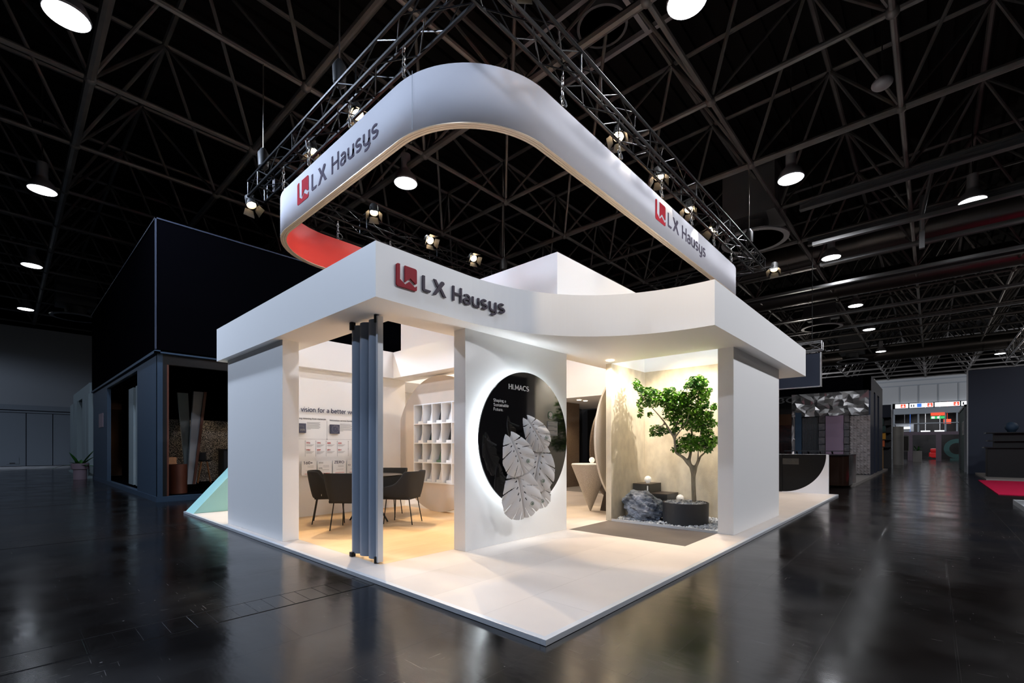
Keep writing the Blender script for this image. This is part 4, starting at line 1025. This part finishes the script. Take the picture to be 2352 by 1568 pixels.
clusters = [(130,190,55,70),(170,250,70,60),(230,330,80,80),(330,320,110,80),(420,330,80,70),(240,470,110,80),(380,440,120,100),(200,600,40,70),(330,640,40,40),(180,655,40,22),(500,420,110,100),(560,330,60,80),(650,330,80,90),
 (600,480,140,120),(720,480,150,150),(790,370,90,80),(880,420,120,130),(850,570,140,120),(640,620,140,120),(930,180,90,90),(1050,180,100,100),(1040,110,50,45),(1130,170,50,60),(1000,300,110,110),(1110,330,90,120),(1190,290,35,40),(850,240,45,30),(1080,480,110,110),
 (980,600,150,120),(1100,660,140,120),(1190,630,60,60),(1240,540,50,45),(1230,760,70,60),(780,730,170,110),(950,780,150,110),(1110,820,130,90),(430,850,110,70),(370,920,40,35),(540,870,90,60),(450,930,60,30),(700,860,70,60),(800,1040,110,90),(760,1130,110,70),(900,980,110,80),(930,1090,110,90),(1040,1060,100,110),(1130,1000,120,110),(1210,1060,90,80),(1270,1000,50,70),(1150,1150,70,40),(680,1150,40,40),(1270,500,30,30),(1190,900,60,60)]
lf = MB(); lr = random.Random(5)
for cx,cy,rx,ry in clusters:
    cnt = int(rx*ry/68)+10
    for k in range(cnt):
        while True:
            a,b2,c = lr.uniform(-1,1),lr.uniform(-1,1),lr.uniform(-1,1)
            if a*a+b2*b2+c*c<=1: break
        if cx+a*rx > 1315: continue
        dx = 4.80+c*(.10+.0010*rx)-(.12 if cx<420 else 0)
        P = tp(*zz(cx+a*rx,cy+b2*ry),dx)
        s_ = lr.uniform(.032,.056); R = Matrix.Rotation(lr.uniform(0,6.28),3,'Z')@Matrix.Rotation(lr.uniform(-1.1,.5),3,'X')@Matrix.Rotation(lr.uniform(-.6,.6),3,'Y')
        L_ = [(0,-.35,0),(.42,0,.12),(.3,.42,.10),(0,.8,-.08),(-.3,.42,.10),(-.42,0,.12),(0,.25,-.02)]
        lf.add([P+R@(Vector(v)*s_) for v in L_],[(0,1,6),(1,2,6),(2,3,6),(3,4,6),(4,5,6),(5,0,6)])
lf.build('foliage','leaf',e,recalc=False)
# ================================================================ CORRIDOR
e = empty('cone_counter',(5.163,2.993,F),'inverted cone pedestal in speckled terrazzo seen in the corridor','pedestal')
MB().lathe([(.012,0),(.36,.87),(0,.87)],(0,0,0),64).build('cone','terrazzo',e,smooth=True)
MB().lathe([(.345,.87),(.345,.885),(0,.885)],(0,0,0),64).build('top_plate','paper',e,smooth=True)
globe(5.343,3.073,F+.886,.055,'small white globe lamp on the inverted cone pedestal')
b = MB().prism([[(0,0),(1.2,0),(1.2,.36),(.17,.36)]],-.15,.15,'xz'); o = b.build('wedge_block','darkbrown'); o.location=(5.30,2.72,F)
tag(o,'low dark brown wedge block beside the inverted cone','block')
def bigdisc(x,y,r,m,lab):
    b = MB().prism([[(r*cos(t),r*sin(t)) for t in [2*pi*k/96 for k in range(96)]]],0,.04,'xz'); o = b.build('standing_disc',m,bevel=.003); o.location=(x,y,r+F); tag(o,lab,'disc','big upright stone discs in the corridor')
bigdisc(6.0,2.56,1.34,'paleterrazzo','big pale terrazzo disc standing on edge behind the garden wall')
bigdisc(7.0,3.42,1.15,'bronze','smaller brown stone disc standing behind the pale terrazzo disc')
for x in (8.73,9.06,4.1):
    o = MB().lathe([(.0,0),(.055,0),(.062,-.004),(.055,-.006),(0,-.004)],(0,0,0),20).build('downlight','lampwarm'); o.location=(x,5.657 if x > 5 else 1.95,SO-.001)
    if x > 5: tag(o,'small recessed downlight in the dark soffit, %s of the pair'%('left' if x<9 else 'right'),'downlight','pair of downlights over the corridor')
    else: tag(o,'added small recessed downlight in the canopy underside at the corridor entrance','downlight')  # fixture of the added corridor light
# ================================================================ MINT TRIANGLE, REAR LEFT
e = MB().prism([[(.03,F+.001),(1.45,F+1.62),(1.45,F+.001)]],8.03,8.53,'xz').build('sloped_wall','mint',bevel=.002); tag(e,'mint green wedge wall with sloping edge at the rear left corner of the platform','wall')
# ================================================================ COUNTER WITH QUARTER CIRCLE, far right of platform
e = empty('quarter_counter',(11.906,.2,F),'white counter panel with black quarter circle front at the far platform end','counter')
qc = [(1.05-1.0*cos(t), 1.005-1.0*sin(t)) for t in [pi/2*k/30 for k in range(31)]]
MB().prism([[(0,0),(0,1.005),(.05,1.005)]+qc[1:]+[(1.05,.005),(1.05,0)]],0,.07,'yz').build('white_panel','whitegloss',e)
MB().prism([[(1.05,1.005)]+qc],.03,.07,'yz').build('black_front','black2',e)
MB().box(0,.07,1.05,2.0,0,1.005).build('side_panel','black2',e)
MB().box(.026,.032,.66,1.04,.74,.9).build('recess','charcoal',e)
MB().box(.0,.06,.02,2.0,1.006,1.012).build('top_edge','alu',e)
# ================================================================ BLACK STAND, LEFT BACKGROUND
e = empty('black_stand',(.04,11.1,0),'tall black exhibition stand with slate blue left side, left behind the white stand','exhibition stand')
o3 = Vector(e.location)
def sp(name,m,*boxes,parent=None,bevel=0):
    mb = MB(); P = o3
    for x0,x1,y0,y1,z0,z1 in boxes: mb.box(x0-P.x,x1-P.x,y0-P.y,y1-P.y,z0-P.z,z1-P.z)
    return mb.build(name,m,parent or e,bevel=bevel)
tag(MB().box(.04,9,11.1,22.3,0,.12).build('stand_floor','bluepanel'),'slate blue raised floor under the tall black stand','raised floor')
sp('upper_cladding','matteblack',(.02,9,11.02,11.1,3.42,6.34),(.02,.1,11.1,22.3,3.42,6.34),(8.92,9,11.1,22.3,3.42,6.34),(.1,8.92,22.22,22.3,3.42,6.34))
sp('top_edge','navy',(.0,.03,11.0,22.3,6.32,6.35),(.0,9,11.0,11.03,6.32,6.35),(.0,.03,11.0,11.03,3.42,6.32))
sp('ledge_line','bluepanel',(.0,.1,11.0,22.3,3.34,3.40),(.0,9,11.0,11.1,3.34,3.375))
sp('side_wall','bluepanel',(.06,.16,11.1,13.44,.12,3.34),(.06,.16,18.7,22.3,.12,3.34),(.06,.16,13.44,18.7,3.22,3.34))
sp('front_frame','black2',(.06,.24,11.12,11.2,.12,3.34),(.24,9,11.12,11.24,3.12,3.34))
sp('copper_jamb','copper',(.24,.28,11.14,11.5,.12,3.12))
sp('inner_ceiling','matteblack',(.16,9,11.24,22.2,3.12,3.2))
sp('inner_back_wall','matteblack',(.9,9,16.05,16.15,2.1,3.12),(.9,1.0,16.1,22.2,.12,3.12),(4.6,9,15.9,16.05,.12,3.12))
sp('dark_floor','matteblack',(.16,9,11.24,22.2,.12,.125))
for y0,y1 in ((15.63,16.38),(14.61,15.27),(14.1,14.5)): sp('blue_fin','greygreen',(.3,.36,y0,y1,.13,3.0))
sp('small_sign_plate','mauvepot',(.045,.06,19.55,20.6,1.95,2.44)); sp('small_sign_plate','greycol',(.2,.22,13.5,13.85,2.03,2.12),(.2,.22,13.5,14.0,1.62,1.8))
tag(MB().box(.9,4.6,15.95,16.05,.12,2.12).build('mineral_wall','speck'),'speckled grey mineral wall panel inside the black stand','wall panel')
e2 = empty('wall_sconce',(.89,16.9,1.75),'lit T shaped wall sconces inside the black stand window','wall lamp')
MB().box(-.08,-.02,-.9,.9,-.02,.03).box(-.08,-.02,-.55,-.4,-.35,-.02).box(-.08,-.02,.35,.5,-.35,-.02).build('bracket','black',e2)
MB().box(-.02,-.005,-.95,.95,-.4,.12).build('glow_panel','gapwarm',e2)
light('POINT',(.7,16.9,1.7),(0,0,0),5,WARM,.1,name='sconce_light')
for x,lab in ((2.0,'left'),(3.2,'right')): light('SPOT',(x,14.9,3.0),(x+.1,16.0,.9),28,WARM,.05,60,.8,'mineral_wall_light')
o = MB().lathe([(0,0),(.19,0),(.19,.7),(0,.7)],(0,0,0),40).build('copper_drum','copper',smooth=True); o.location=(.57,11.72,.127); tag(o,'copper brown cylinder pedestal at the open front of the black stand','pedestal')
e2 = empty('leaning_boards',(1.5,15.0,.127),'tall crossed grey boards standing in front of the speckled wall','boards')
MB().prism([[(-.04,0),(.14,0),(.0,2.75),(-.26,2.75)]],-.05,.05,'xz').build('board','greygreen',e2)
MB().prism([[(-.06,0),(.16,0),(.36,2.8),(.1,2.8)]],-.25,-.12,'xz').build('board','greycol',e2)
MB().prism([[(.06,0),(.12,0),(.42,2.8),(.35,2.8)]],-.34,-.27,'xz').build('board','copper',e2)
tag(MB().box(.86,1.14,14.6,14.66,.127,.95).build('sample_board','bronzegloss'),'dark framed bronze sample board standing left of the crossed boards','sample board')
e2 = empty('bar_stool',(1.98,15.2,.127),'black shell bar stool with oak legs inside the black stand','stool'); e2.scale=(1,1,1)
MB().lathe([(0,.66),(.16,.67),(.2,.72),(.19,.72),(.15,.69),(0,.69)],(0,0,0),24).build('seat','chair',e2,smooth=True)
MB().prism([A_(0,0,.2,.2,150,270,10)+A_(0,0,.18,.18,270,150,10)],.72,.95).build('backrest','chair',e2,smooth=True)
for k in range(4): a=k*pi/2+.6; MB().tube((.1*cos(a),.1*sin(a),.67),(.24*cos(a),.24*sin(a),0),.02,8,r2=.013).build('leg','stoolwood',e2,smooth=True)
MB().path([(.19*cos(k*pi/2+.6),.19*sin(k*pi/2+.6),.28) for k in range(5)],.007,6).build('foot_ring','leg',e2)
e2 = empty('bar_counter',(3.2,15.2,.127),'long black bar counter inside the black stand','counter')
MB().box(-.75,1.2,-.3,.3,0,1.02).build('body','black',e2); MB().box(-.8,1.25,-.35,.35,1.02,1.06).build('top','blackmetal',e2)
# grey-green portal stand further back on the left
e = empty('portal_stand',(.02,23.2,0),'pale grey green portal structure at the far left, behind the black stand','exhibition stand'); o3 = Vector(e.location)
sp('base_platform','greygreen',(-.05,3,23.1,31,0,.08))
sp('column','greygreen',(.0,.5,24.3,25.4,.08,3.4)); sp('column','greygreen',(.0,.5,23.2,24.2,.08,3.4)); sp('column','greygreen',(.0,.5,27.6,28.9,.08,3.4)); sp('column','greygreen',(.0,.5,29.1,30.9,.08,3.38))
sp('lintel','greygreen',(.05,.5,23.3,30.0,3.4,3.85)); sp('inner_panel','greycol',(1.4,1.5,24.5,29.8,.08,3.3))
sp('brown_panel','bronzegloss',(.5,3,23.3,23.4,.08,3.3)); sp('ribbed_header','black',*[(.2+k*.16,.3+k*.16,23.28,23.36,3.42,4.05) for k in range(12)])
e = empty('potted_plant',(-.28,22.75,0),'green leafy plant in a mauve pot in front of the far left portal','potted plant')
MB().lathe([(0,0),(.2,0),(.2,.38),(.26,.4),(.27,.62),(.24,.62),(.22,.5),(0,.5)],(0,0,0),24).build('pot','mauvepot',e,smooth=True)
q = MB(); r2 = random.Random(4)
for k in range(15):
    a = r2.uniform(0,6.28); up = r2.uniform(.25,.95); L_ = r2.uniform(.5,.95); P=[]
    for t in [i/6 for i in range(7)]:
        P.append((L_*t*cos(a)*(1-up*.6), L_*t*sin(a)*(1-up*.6), .5+up*L_*t-.55*(1-up)*t*t*L_))
    wv = Vector((-sin(a),cos(a),0))
    vs=[]; 
    for i,p in enumerate(P): w_ = .07*sin(pi*(.12+.88*i/6)); vs += [Vector(p)-wv*w_, Vector(p)+Vector((0,0,-.012)), Vector(p)+wv*w_]
    q.add(vs,[(3*i+j,3*i+j+1,3*i+j+4,3*i+j+3) for i in range(6) for j in (0,1)])
q.build('leaves','leafdark',e,recalc=False)
# flap in the hall door
tag(MB().box(-2.2,-1.7,37.9,37.928,.28,.66).build('trim_9','hallwall2'),kind='structure'); tag(MB().box(-2.08,-1.86,37.885,37.9,.3,.35).build('trim_10','black'),kind='structure')
# ================================================================ RIGHT BACKGROUND
# hanging navy sign with silver truss
e = empty('hanging_sign_box',(17.4,1.15,3.41),'dark navy rectangular sign box hanging behind the end of the white canopy','hanging sign'); o3 = Vector(e.location)
sp('navy_cloth','navy',(17.4,17.5,1.2,8.5,3.44,4.62)); sp('frame','steel',(17.38,17.52,1.17,1.21,3.41,4.65),(17.38,17.52,1.2,8.5,3.41,3.445))
truss((17.45,1.15,4.88),(17.45,8.0,4.88),'short silver truss holding the navy sign box',m='silvertruss',group='silver trusses in the background')
truss((26.5,-5.2,6.05),(26.5,-16,6.05),'silver truss end at the right edge of the picture, above the navy wall',side=.55,m='silvertruss',pitch=.9,r=.035,group='silver trusses in the background')
truss((26.5,-4.9,6.05),(33,-4.9,6.05),'silver truss running away above the right side of the aisle',side=.55,m='silvertruss',pitch=.9,r=.035,group='silver trusses in the background')
truss((44,-4.0,5.9),(44,-14,5.9),'distant thin silver truss at the right, in front of the hall end wall',m='silvertruss',pitch=.9,r=.03,group='silver trusses in the background')
truss((33,6.5,5.2),(33,.8,5.2),'distant silver truss above the metal clad stand',m='silvertruss',pitch=.9,r=.03,group='silver trusses in the background')
MB().tube((0,.3,1.6),(0,.3,8.68),.012,6).tube((0,5.5,1.6),(0,5.5,8.68),.012,6).build('suspension_cable','rubber',e)
# metal clad stand
e = empty('metal_stand',(22.1,.15,0),'dark exhibition stand clad with crumpled and faceted metal panels, right background','exhibition stand'); o3 = Vector(e.location)
tag(MB().box(15.8,30.5,.05,9,0,.08).build('stand_floor','greytile'),'grey raised floor under the metal clad stand and bronze counter','raised floor')
sp('black_header','matteblack',(22.1,22.4,.15,9,3.62,4.26)); sp('side_wall','navy',(22.1,23.6,.15,.4,.08,4.26),(24.4,25.4,.15,.4,.08,4.26),(23.6,24.4,.15,.4,3.7,4.26),(26.4,28.4,.15,.4,.08,4.26),(25.4,26.4,.15,.4,3.7,4.26)); sp('side_recess','black',(23.6,28.2,.45,.6,.08,3.8))
r3 = random.Random(9)
def crumple(y0,y1,z0,z1,ny,nz,amp,name,m,x=22.1):
    mb = MB(); vs=[]
    for i in range(ny+1):
        for j in range(nz+1): vs.append((x-r3.uniform(0,amp),y0+(y1-y0)*i/ny+r3.uniform(-.3,.3)*(y1-y0)/ny*(0<i<ny),z0+(z1-z0)*j/nz+r3.uniform(-.3,.3)*(z1-z0)/nz*(0<j<nz)))
    fs=[]
    for i in range(ny):
        for j in range(nz):
            a=i*(nz+1)+j; fs += [(a,a+1,a+nz+2),(a,a+nz+2,a+nz+1)] if r3.random()<.5 else [(a,a+1,a+nz+1),(a+1,a+nz+2,a+nz+1)]
    mb.add([Vector(v)-o3 for v in vs],fs); o = mb.build(name,m,e); s=o.modifiers.new('s','SOLIDIFY'); s.thickness=.02; return o
crumple(.2,3.0,2.62,3.64,16,7,.14,'crumpled_header','steel')
q = MB(); ny,nz = 6,22; dy,dz = .70/ny,2.5/nz
for i in range(ny):
    for j in range(nz):
        y0 = .155+i*dy; z0 = .1+j*dz; ax = 22.1-.06-r3.uniform(0,.04); cy_,cz_ = y0+dy*r3.uniform(.35,.65), z0+dz*r3.uniform(.35,.65)
        V = [(22.1,y0,z0),(22.1,y0+dy,z0),(22.1,y0+dy,z0+dz),(22.1,y0,z0+dz),(ax,cy_,cz_)]
        q.add([Vector(v)-o3 for v in V],[(0,1,4),(1,2,4),(2,3,4),(3,0,4)])
q.build('faceted_panel','quilt',e)
crumple(2.86,3.0,.1,2.9,2,14,.10,'gilded_edge','quilt')
sp('backing','black',(22.2,22.3,.16,3.05,.08,3.64))
sp('blue_door_panel','bluepanel',(22.0,22.1,2.62,2.86,.1,2.86))
mb = MB()
for k in range(16): mb.tube((22.12-o3.x,1.99+k*.04-o3.y,.1),(22.12-o3.x,1.99+k*.04-o3.y,2.6),.021,10)
mb.build('corrugated_panel','corr',e,smooth=True)
sp('woven_panel','purple',(22.0,22.1,1.06,1.70,.1,2.62))
for y0,y1 in ((.86,1.04),(1.72,1.95)):
    for k in range(8): z=.15+k*.31; sp('stone_slab','stonepile',(21.95+.05*(k%2),22.15,y0,y1,z,z+.285))
e2 = empty('bronze_counter',(16.15,.55,.08),'glossy dark bronze counter with rounded corner in front of the metal clad stand','counter')
P=[]
for cx,cy,a0 in ((.45,-.2,270),(.45,.55,0),(-1.2,.55,90),(-1.2,-.2,180)): P += A_(cx,cy,.25,.25,a0,a0+90,8)
MB().prism([P],0,.9).build('body','darkglossbronze',e2,smooth=True); MB().prism([[(x*1.02,y*1.02) for x,y in P]],.9,.93).build('top','blackmetal',e2)
e2 = empty('display_table',(19.6,1.7,.08),'thin black table on zigzag legs behind the bronze counter','table')
MB().box(-.5,.5,-.9,1.0,1.0,1.03).build('table_top','black',e2)
for k in range(4): MB().path([(0,-.75+k*.4,0),(0,-.55+k*.4,1.0)],.03,6).build('leg','black',e2); 
# bronze and dark panel stand between
e = empty('bronze_stand',(24.0,3.2,0),'dark stand with bronze panel and pale 3C lettering, just right of the white wall panel','exhibition stand'); o3 = Vector(e.location)
sp('dark_wall','black',(24.0,24.2,3.1,7.5,2.9,4.2)); sp('bronze_panel','bronzegloss',(24.0,24.1,3.1,7.5,2.35,2.9)); sp('ember_panel','ember',(24.0,24.1,3.1,7.5,.0,2.35))
sans('sign_lettering','3C',.26,'greycol',lambda a,b_,c:(23.98-c,4.05-a,3.45+b_),e,width=.85,depth=.02,pivot=o3,weight=.12)
# shelf stand in ochre and colours
e = empty('colour_shelf_stand',(34.0,.6,0),'black shelving with coloured boxes and ochre cabinet beside the aisle','shelf stand'); o3 = Vector(e.location)
sp('back_wall','black',(34.6,34.8,.1,4,0,3.6)); sp('header','navy',(34.0,34.3,.1,4,3.05,3.85)); 
for k in range(5): sp('shelf_board','black',(34.0,34.6,.1,2.2,1.25+k*.45,1.28+k*.45))
for y,z,m in ((1.15,2.2,'orange'),(.35,2.2,'teal'),(.45,2.65,'teal'),(.35,1.75,'ochre'),(1.15,1.75,'yellow'),(.4,1.3,'orange'),(1.2,1.3,'orange')): sp('coloured_box',m,(34.02,34.5,y,y+.22,z,z+.38))
tag(MB().box(33.2,34.0,.45,1.6,0,1.25).build('ochre_cabinet','ochre',bevel=.01),'ochre yellow cabinet in front of the coloured shelving','cabinet')
o=MB().lathe([(0,0),(.3,0),(.3,2.75),(0,2.75)],(0,0,0),28).build('curtain_column','greycol',smooth=True); o.location=(41.2,.05,0); tag(o,'round pale grey column at the left side of the far gate','column')
# poster frame, portal and gate
e = empty('poster_frame',(50.0,-.29,0),'white framed black poster board standing beside the gate','poster board'); o3=Vector(e.location)
sp('frame','hallwall',(50.0,50.1,-.29,.31,.93,2.28)); sp('black_poster','black',(49.98,50.0,-.25,.27,.98,2.22),(50.02,50.08,-.2,-.16,0,.93),(50.02,50.08,.2,.24,0,.93))
e = empty('portal_gateway',(57,-.95,0),'mauve grey portal frame of two posts and a beam across the aisle','portal'); o3=Vector(e.location)
sp('post','plum',(56.6,57.2,-.36,.02,0,2.45)); sp('post','plum',(56.6,57.2,-2.4,-2.02,0,2.45)); sp('beam','plum',(56.6,57.2,-4.6,1.1,2.45,2.75))
e = empty('gate_signs',(61.8,-2,5.5),'row of backlit white direction signs with red arrows above the hall gate','sign row'); o3=Vector(e.location)
for y0,y1 in ((1.15,.1),(.0,-1.85),(-1.95,-3.8),(-3.9,-5.9)):
    sp('sign_box','signwhite',(61.6,61.8,y1,y0,5.42,5.85))
sp('bracket','hallwall2',*[(61.8,62,y,y+.05,5.6,5.65) for y in (.5,-1,-3,-5)])
for y in (.3,-1.8,-3.75):
    sp('red_arrow_field','signred',(61.58,61.6,y,y+.4,5.45,5.82)); 
    mb=MB().add([Vector(v)-o3 for v in ((61.57,y+.2,5.48),(61.57,y+.06,5.6),(61.57,y+.34,5.6))],[(0,1,2)]).box(61.57-o3.x,61.575-o3.x,y+.17-o3.y,y+.23-o3.y,5.58-o3.z,5.78-o3.z); mb.build('white_arrow','signwhite',e)
sp('blue_field','signblue',(61.58,61.6,-.95,-.6,5.45,5.82)); sp('pictogram','ink',(61.57,61.6,-.2,-.12,5.5,5.74),(61.57,61.6,-.38,-.30,5.5,5.74),(61.57,61.6,-4.1,-4.0,5.5,5.75))
b = MB().box(61.5,62,-6,1.3,4.75,5.35).box(61.5,62,-6,1.3,3.72,3.8)
for y in (1.25,-.7,-2.75,-3.6,-5.2): b.box(61.6,61.9,y-.07,y+.07,0 if y in(1.25,-5.2) else 2.7,4.8)
tag(b.build('door_2','hallwall2'),kind='structure')
e = empty('emergency_sign',(60.5,-2.1,4.4),'green and red backlit emergency exit signs in the gate opening','sign'); o3=Vector(e.location)
sp('red_field','signred',(61.4,61.5,-2.7,-1.65,4.5,4.8)); sp('green_field','signgreen',(61.4,61.5,-2.7,-1.65,4.18,4.44)); sp('white_field','signwhite',(61.39,61.4,-1.95,-1.72,4.21,4.41),(61.39,61.4,-2.3,-2.15,4.21,4.41))
# next hall seen through the gate
tag(MB().box(71,71.3,-24,24,0,9).build('wall_far','black'),kind='structure')
for i,(y,z,w_,h_,m,lab) in enumerate(((.6,3.1,1.6,.9,'hallwall','pale panel with glowing lettering seen through the gate glass'),(-1.2,2.9,.8,.28,'signwhite','small backlit white sign behind the gate, left one'),(-2.4,2.9,.9,.28,'signwhite','small backlit white sign behind the gate, right one'),(-3.0,3.9,.6,.5,'signred','small red and white sign behind the gate'),(.1,1.9,.4,.4,'signblue','small blue lit sign behind the gate posts'))):
    tag(MB().box(68-i*.1,68.1-i*.1,y-w_/2,y+w_/2,z,z+h_).box(68.04-i*.1,68.06-i*.1,y-.01,y+.01,z+h_,12.1).build('distant_sign',m),lab,'sign')
tag(MB().box(67.9,67.95,.1,1.0,3.4,3.65).build('glowing_lettering','signwhite'),'blurred glowing lettering on the pale panel behind the gate','lettering')
light('SPOT',(66,-1,6.5),(68,-1.5,0),900,COOL,.2,120,.6,'next_hall_light'); light('SPOT',(58,-1.5,7.8),(58,-1.5,0),500,COOL,.2,100,.6,'gate_light')
e = empty('planter_box',(52,-.8,0),'grey square planter box with a small palm in the aisle','planter'); MB().box(-.3,.3,-.3,.3,0,.95).build('box','greycol',e)
q = MB()
for k in range(26):
    a = r2.uniform(0,6.28); u_ = r2.uniform(.2,1.1); L_=.55; s_=Vector((-sin(a),cos(a),0))*.05; p1=Vector((cos(a)*.25,sin(a)*.25,.95+u_*.4)); p2=Vector((cos(a)*.6,sin(a)*.6,.95+u_*.5-.1))
    q.add([Vector((0,0,.95))-s_*.4,Vector((0,0,.95))+s_*.4,p1+s_,p1-s_,p2],[(0,1,2,3),(3,2,4)])
q.build('palm_leaves','leafdark',e,recalc=False)
e = empty('toy_vehicle',(64,-1.95,0),'small bright red vehicle shaped object standing far down the aisle','vehicle')
MB().box(-.4,.4,-.45,.45,.15,.75).box(-.3,.3,-.35,.35,.75,1.15).build('body','flightred',e,bevel=.12,seg=4)
for sy in (-.38,.38): MB().tube((-.42,sy,.15),(.42,sy,.15),.15,16).build('wheel','rubber',e)
e = empty('ring_sculpture',(60.0,-3.55,0),'dark green ring shaped sculpture standing right of the gate portal','sculpture')
n=40; MB().prism([[(.95*cos(2*pi*k/n),1.15+.95*sin(2*pi*k/n)) for k in range(n)],[(.55*cos(-2*pi*k/n),1.15+.55*sin(-2*pi*k/n)) for k in range(n)]],-.2,.2,'yz').build('ring','teal',e,smooth=True); MB().box(-.3,.3,-.9,.5,0,.2).build('base','teal',e)
e = empty('glass_door',(36.6,-2.97,0),'narrow glass door in a pale frame at the end of the navy wall','door'); o3=Vector(e.location)
sp('frame','hallwall',(36.4,36.5,-3.05,-2.95,0,3.4),(30.2,30.3,-3.05,-2.95,0,3.4),(30.2,36.5,-3.05,-2.95,3.3,3.4)); sp('glass_panel','teal',(30.3,36.4,-3.02,-2.99,0,3.3)); sp('notice','hallwall',(30.6,32.6,-2.97,-2.95,1.9,2.6))
for k,t in enumerate(('11','E','25')): sans('notice_print',t,.15,'ink',lambda a,b_,c,k=k:(31.2+a*3,-2.945+c,2.38-k*.2+b_),e,depth=.003,pivot=o3,weight=.14)
# navy wall, consoles, red carpet
e = empty('navy_wall',(28.6,-3.0,0),'large plain navy wall of the stand at the right edge of the picture','wall'); o3=Vector(e.location)
sp('wall_panel','navy',(28.6,28.8,-12,-3.0,0,4.9)); sp('edge_strip','hallwall',(28.55,28.82,-3.02,-2.98,0,4.9)); sp('dark_screen','black',(28.5,28.6,-8.5,-5.4,1.9,4.35)); tag(MB().box(22.5,28.5,-12,-3.25,0,.06).build('stand_floor','greytile'),'low grey raised floor in front of the navy wall','raised floor')
e = empty('stepped_display_cabinet',(24.8,-3.9,.06),'black stepped display cabinet in front of the navy wall','cabinet')
MB().box(-.5,.5,-1.0,.5,0,1.15).build('body','black2',e); MB().box(-.6,.6,-1.15,.6,1.15,1.2).build('shelf_plate','blackmetal',e); MB().box(-.5,.5,-.9,.5,1.42,1.47).build('shelf_plate','blackmetal',e); MB().box(-.55,.55,-1.1,.55,1.74,1.78).build('shelf_plate','blackmetal',e)
MB().box(-.35,.35,-.7,.3,1.2,1.42).box(-.35,.35,-.7,.3,1.47,1.74).build('ribbed_core','black2',e)
o = MB().ball((0,0,.17),.2,20,14).lathe([(.1,-.04),(.14,0),(.05,.04)],(0,0,0),16).build('round_bust','bluepanel',smooth=True); o.location=(24.8,-4.1,1.885); tag(o,'blue grey round head shaped object on the black stepped cabinet','ornament')
e = empty('long_cabinet',(25.0,-6.75,.06),'long low dark glass fronted cabinet right of the stepped cabinet','cabinet'); MB().box(-.4,.4,-1.6,1.4,0,1.05).build('body','darkglass',e); MB().box(-.5,.5,-1.7,1.5,1.05,1.1).build('top','blackmetal',e)
tag(MB().box(15.2,22.4,-9,-3.03,.0,.015).build('carpet','redcarpet'),'crimson carpet on the floor at the right edge of the picture','carpet')
e = empty('white_plinth',(12.2,-3.35,0),'white plinth on a low base cut by the right edge of the picture','plinth'); MB().box(-1.6,.3,-.9,.3,0,.1).build('base','hallwall',e); MB().box(-.9,-.05,-.8,-.02,.1,1.0).build('block','hallwall',e)
# service covers let into the hall floor: strips of narrow slabs along the hall
def strip(y0,y1,x0,x1,lab):
    b = MB(); x = x0
    r4 = random.Random(int(y0*7)+3)
    while x < x1:
        w_ = r4.choice((.145,.145,.16,.12)); b.box(x+.004,x+w_-.004,y0+.008,y1-.008,-.004,.0015); x += w_
    tag(b.build('floor_trench_cover','floor'),lab,'floor cover','strips of narrow floor covers in the dark hall floor')
M['floorslab'] = mat('floor_cover_slab', rgb(34,30,30), .22, noise=(rgb(24,22,24),3,4), spec=.55)
M['groove'] = mat('floor_groove', rgb(6,6,8), .8, spec=.1)
strip(1.93,2.25,-9,-.02,'nearest strip of dark narrow floor covers, left of the platform corner')
strip(6.5,7.1,-9,-.02,'second strip of narrow floor covers, meeting the left edge of the platform')
strip(12.0,12.7,-9,-.05,'third strip of narrow floor covers, in front of the black stand')
for y in (1.925,2.245,6.495,7.095,11.995,12.695,-2.62,-4.3):
    tag(MB().box(-12 if y>0 else -4,-.02 if y>0 else 40,y,y+.008,0,.001).build('trim_11','groove'),kind='structure')

# ---- details become sub-parts of the part they sit on
SUB = {'round_sign':{'disc':('brand_lettering','slogan_line'),'round_emblem':('emblem_print',),'text_plate':('text_plate_print',)},
 'banner_ring':{'outer_cloth':('emblem','letter_l','letter_x','lettering','seam')},'canopy':{'fascia':('emblem','letter_l','letter_x','lettering')},
 'fact_card':{'card':('print_title','print_lines','print_footer','standoff')},'picture_block':{'block':('line_drawing',)},'armchair':{'shell':('side_label',)},
 'monstera_leaf':{'leaf_blade':('leaf_tag','mount_peg')},'display_plinth':{'body':('small_label',)},'high_bay_lamp':{'reflector':('lens',)},
 'stage_spotlight':{'lamp_body':('lamp_face','barn_door')},'sample_slab':{'slab':('foot_block',)},'planter':{'bowl':('gravel_top',)},'round_shelf':{'front_disc':('edge_band',)}}
base = lambda o: o.name.split('.')[0]
for o in [x for x in bpy.data.objects if x.parent is None and base(x) in SUB]:
    ch = [c_ for c_ in bpy.data.objects if c_.parent == o]
    for part, names_ in SUB[base(o)].items():
        P = [c_ for c_ in ch if base(c_) == part]
        if P:
            for c_ in ch:
                if base(c_) in names_: c_.parent = P[0]
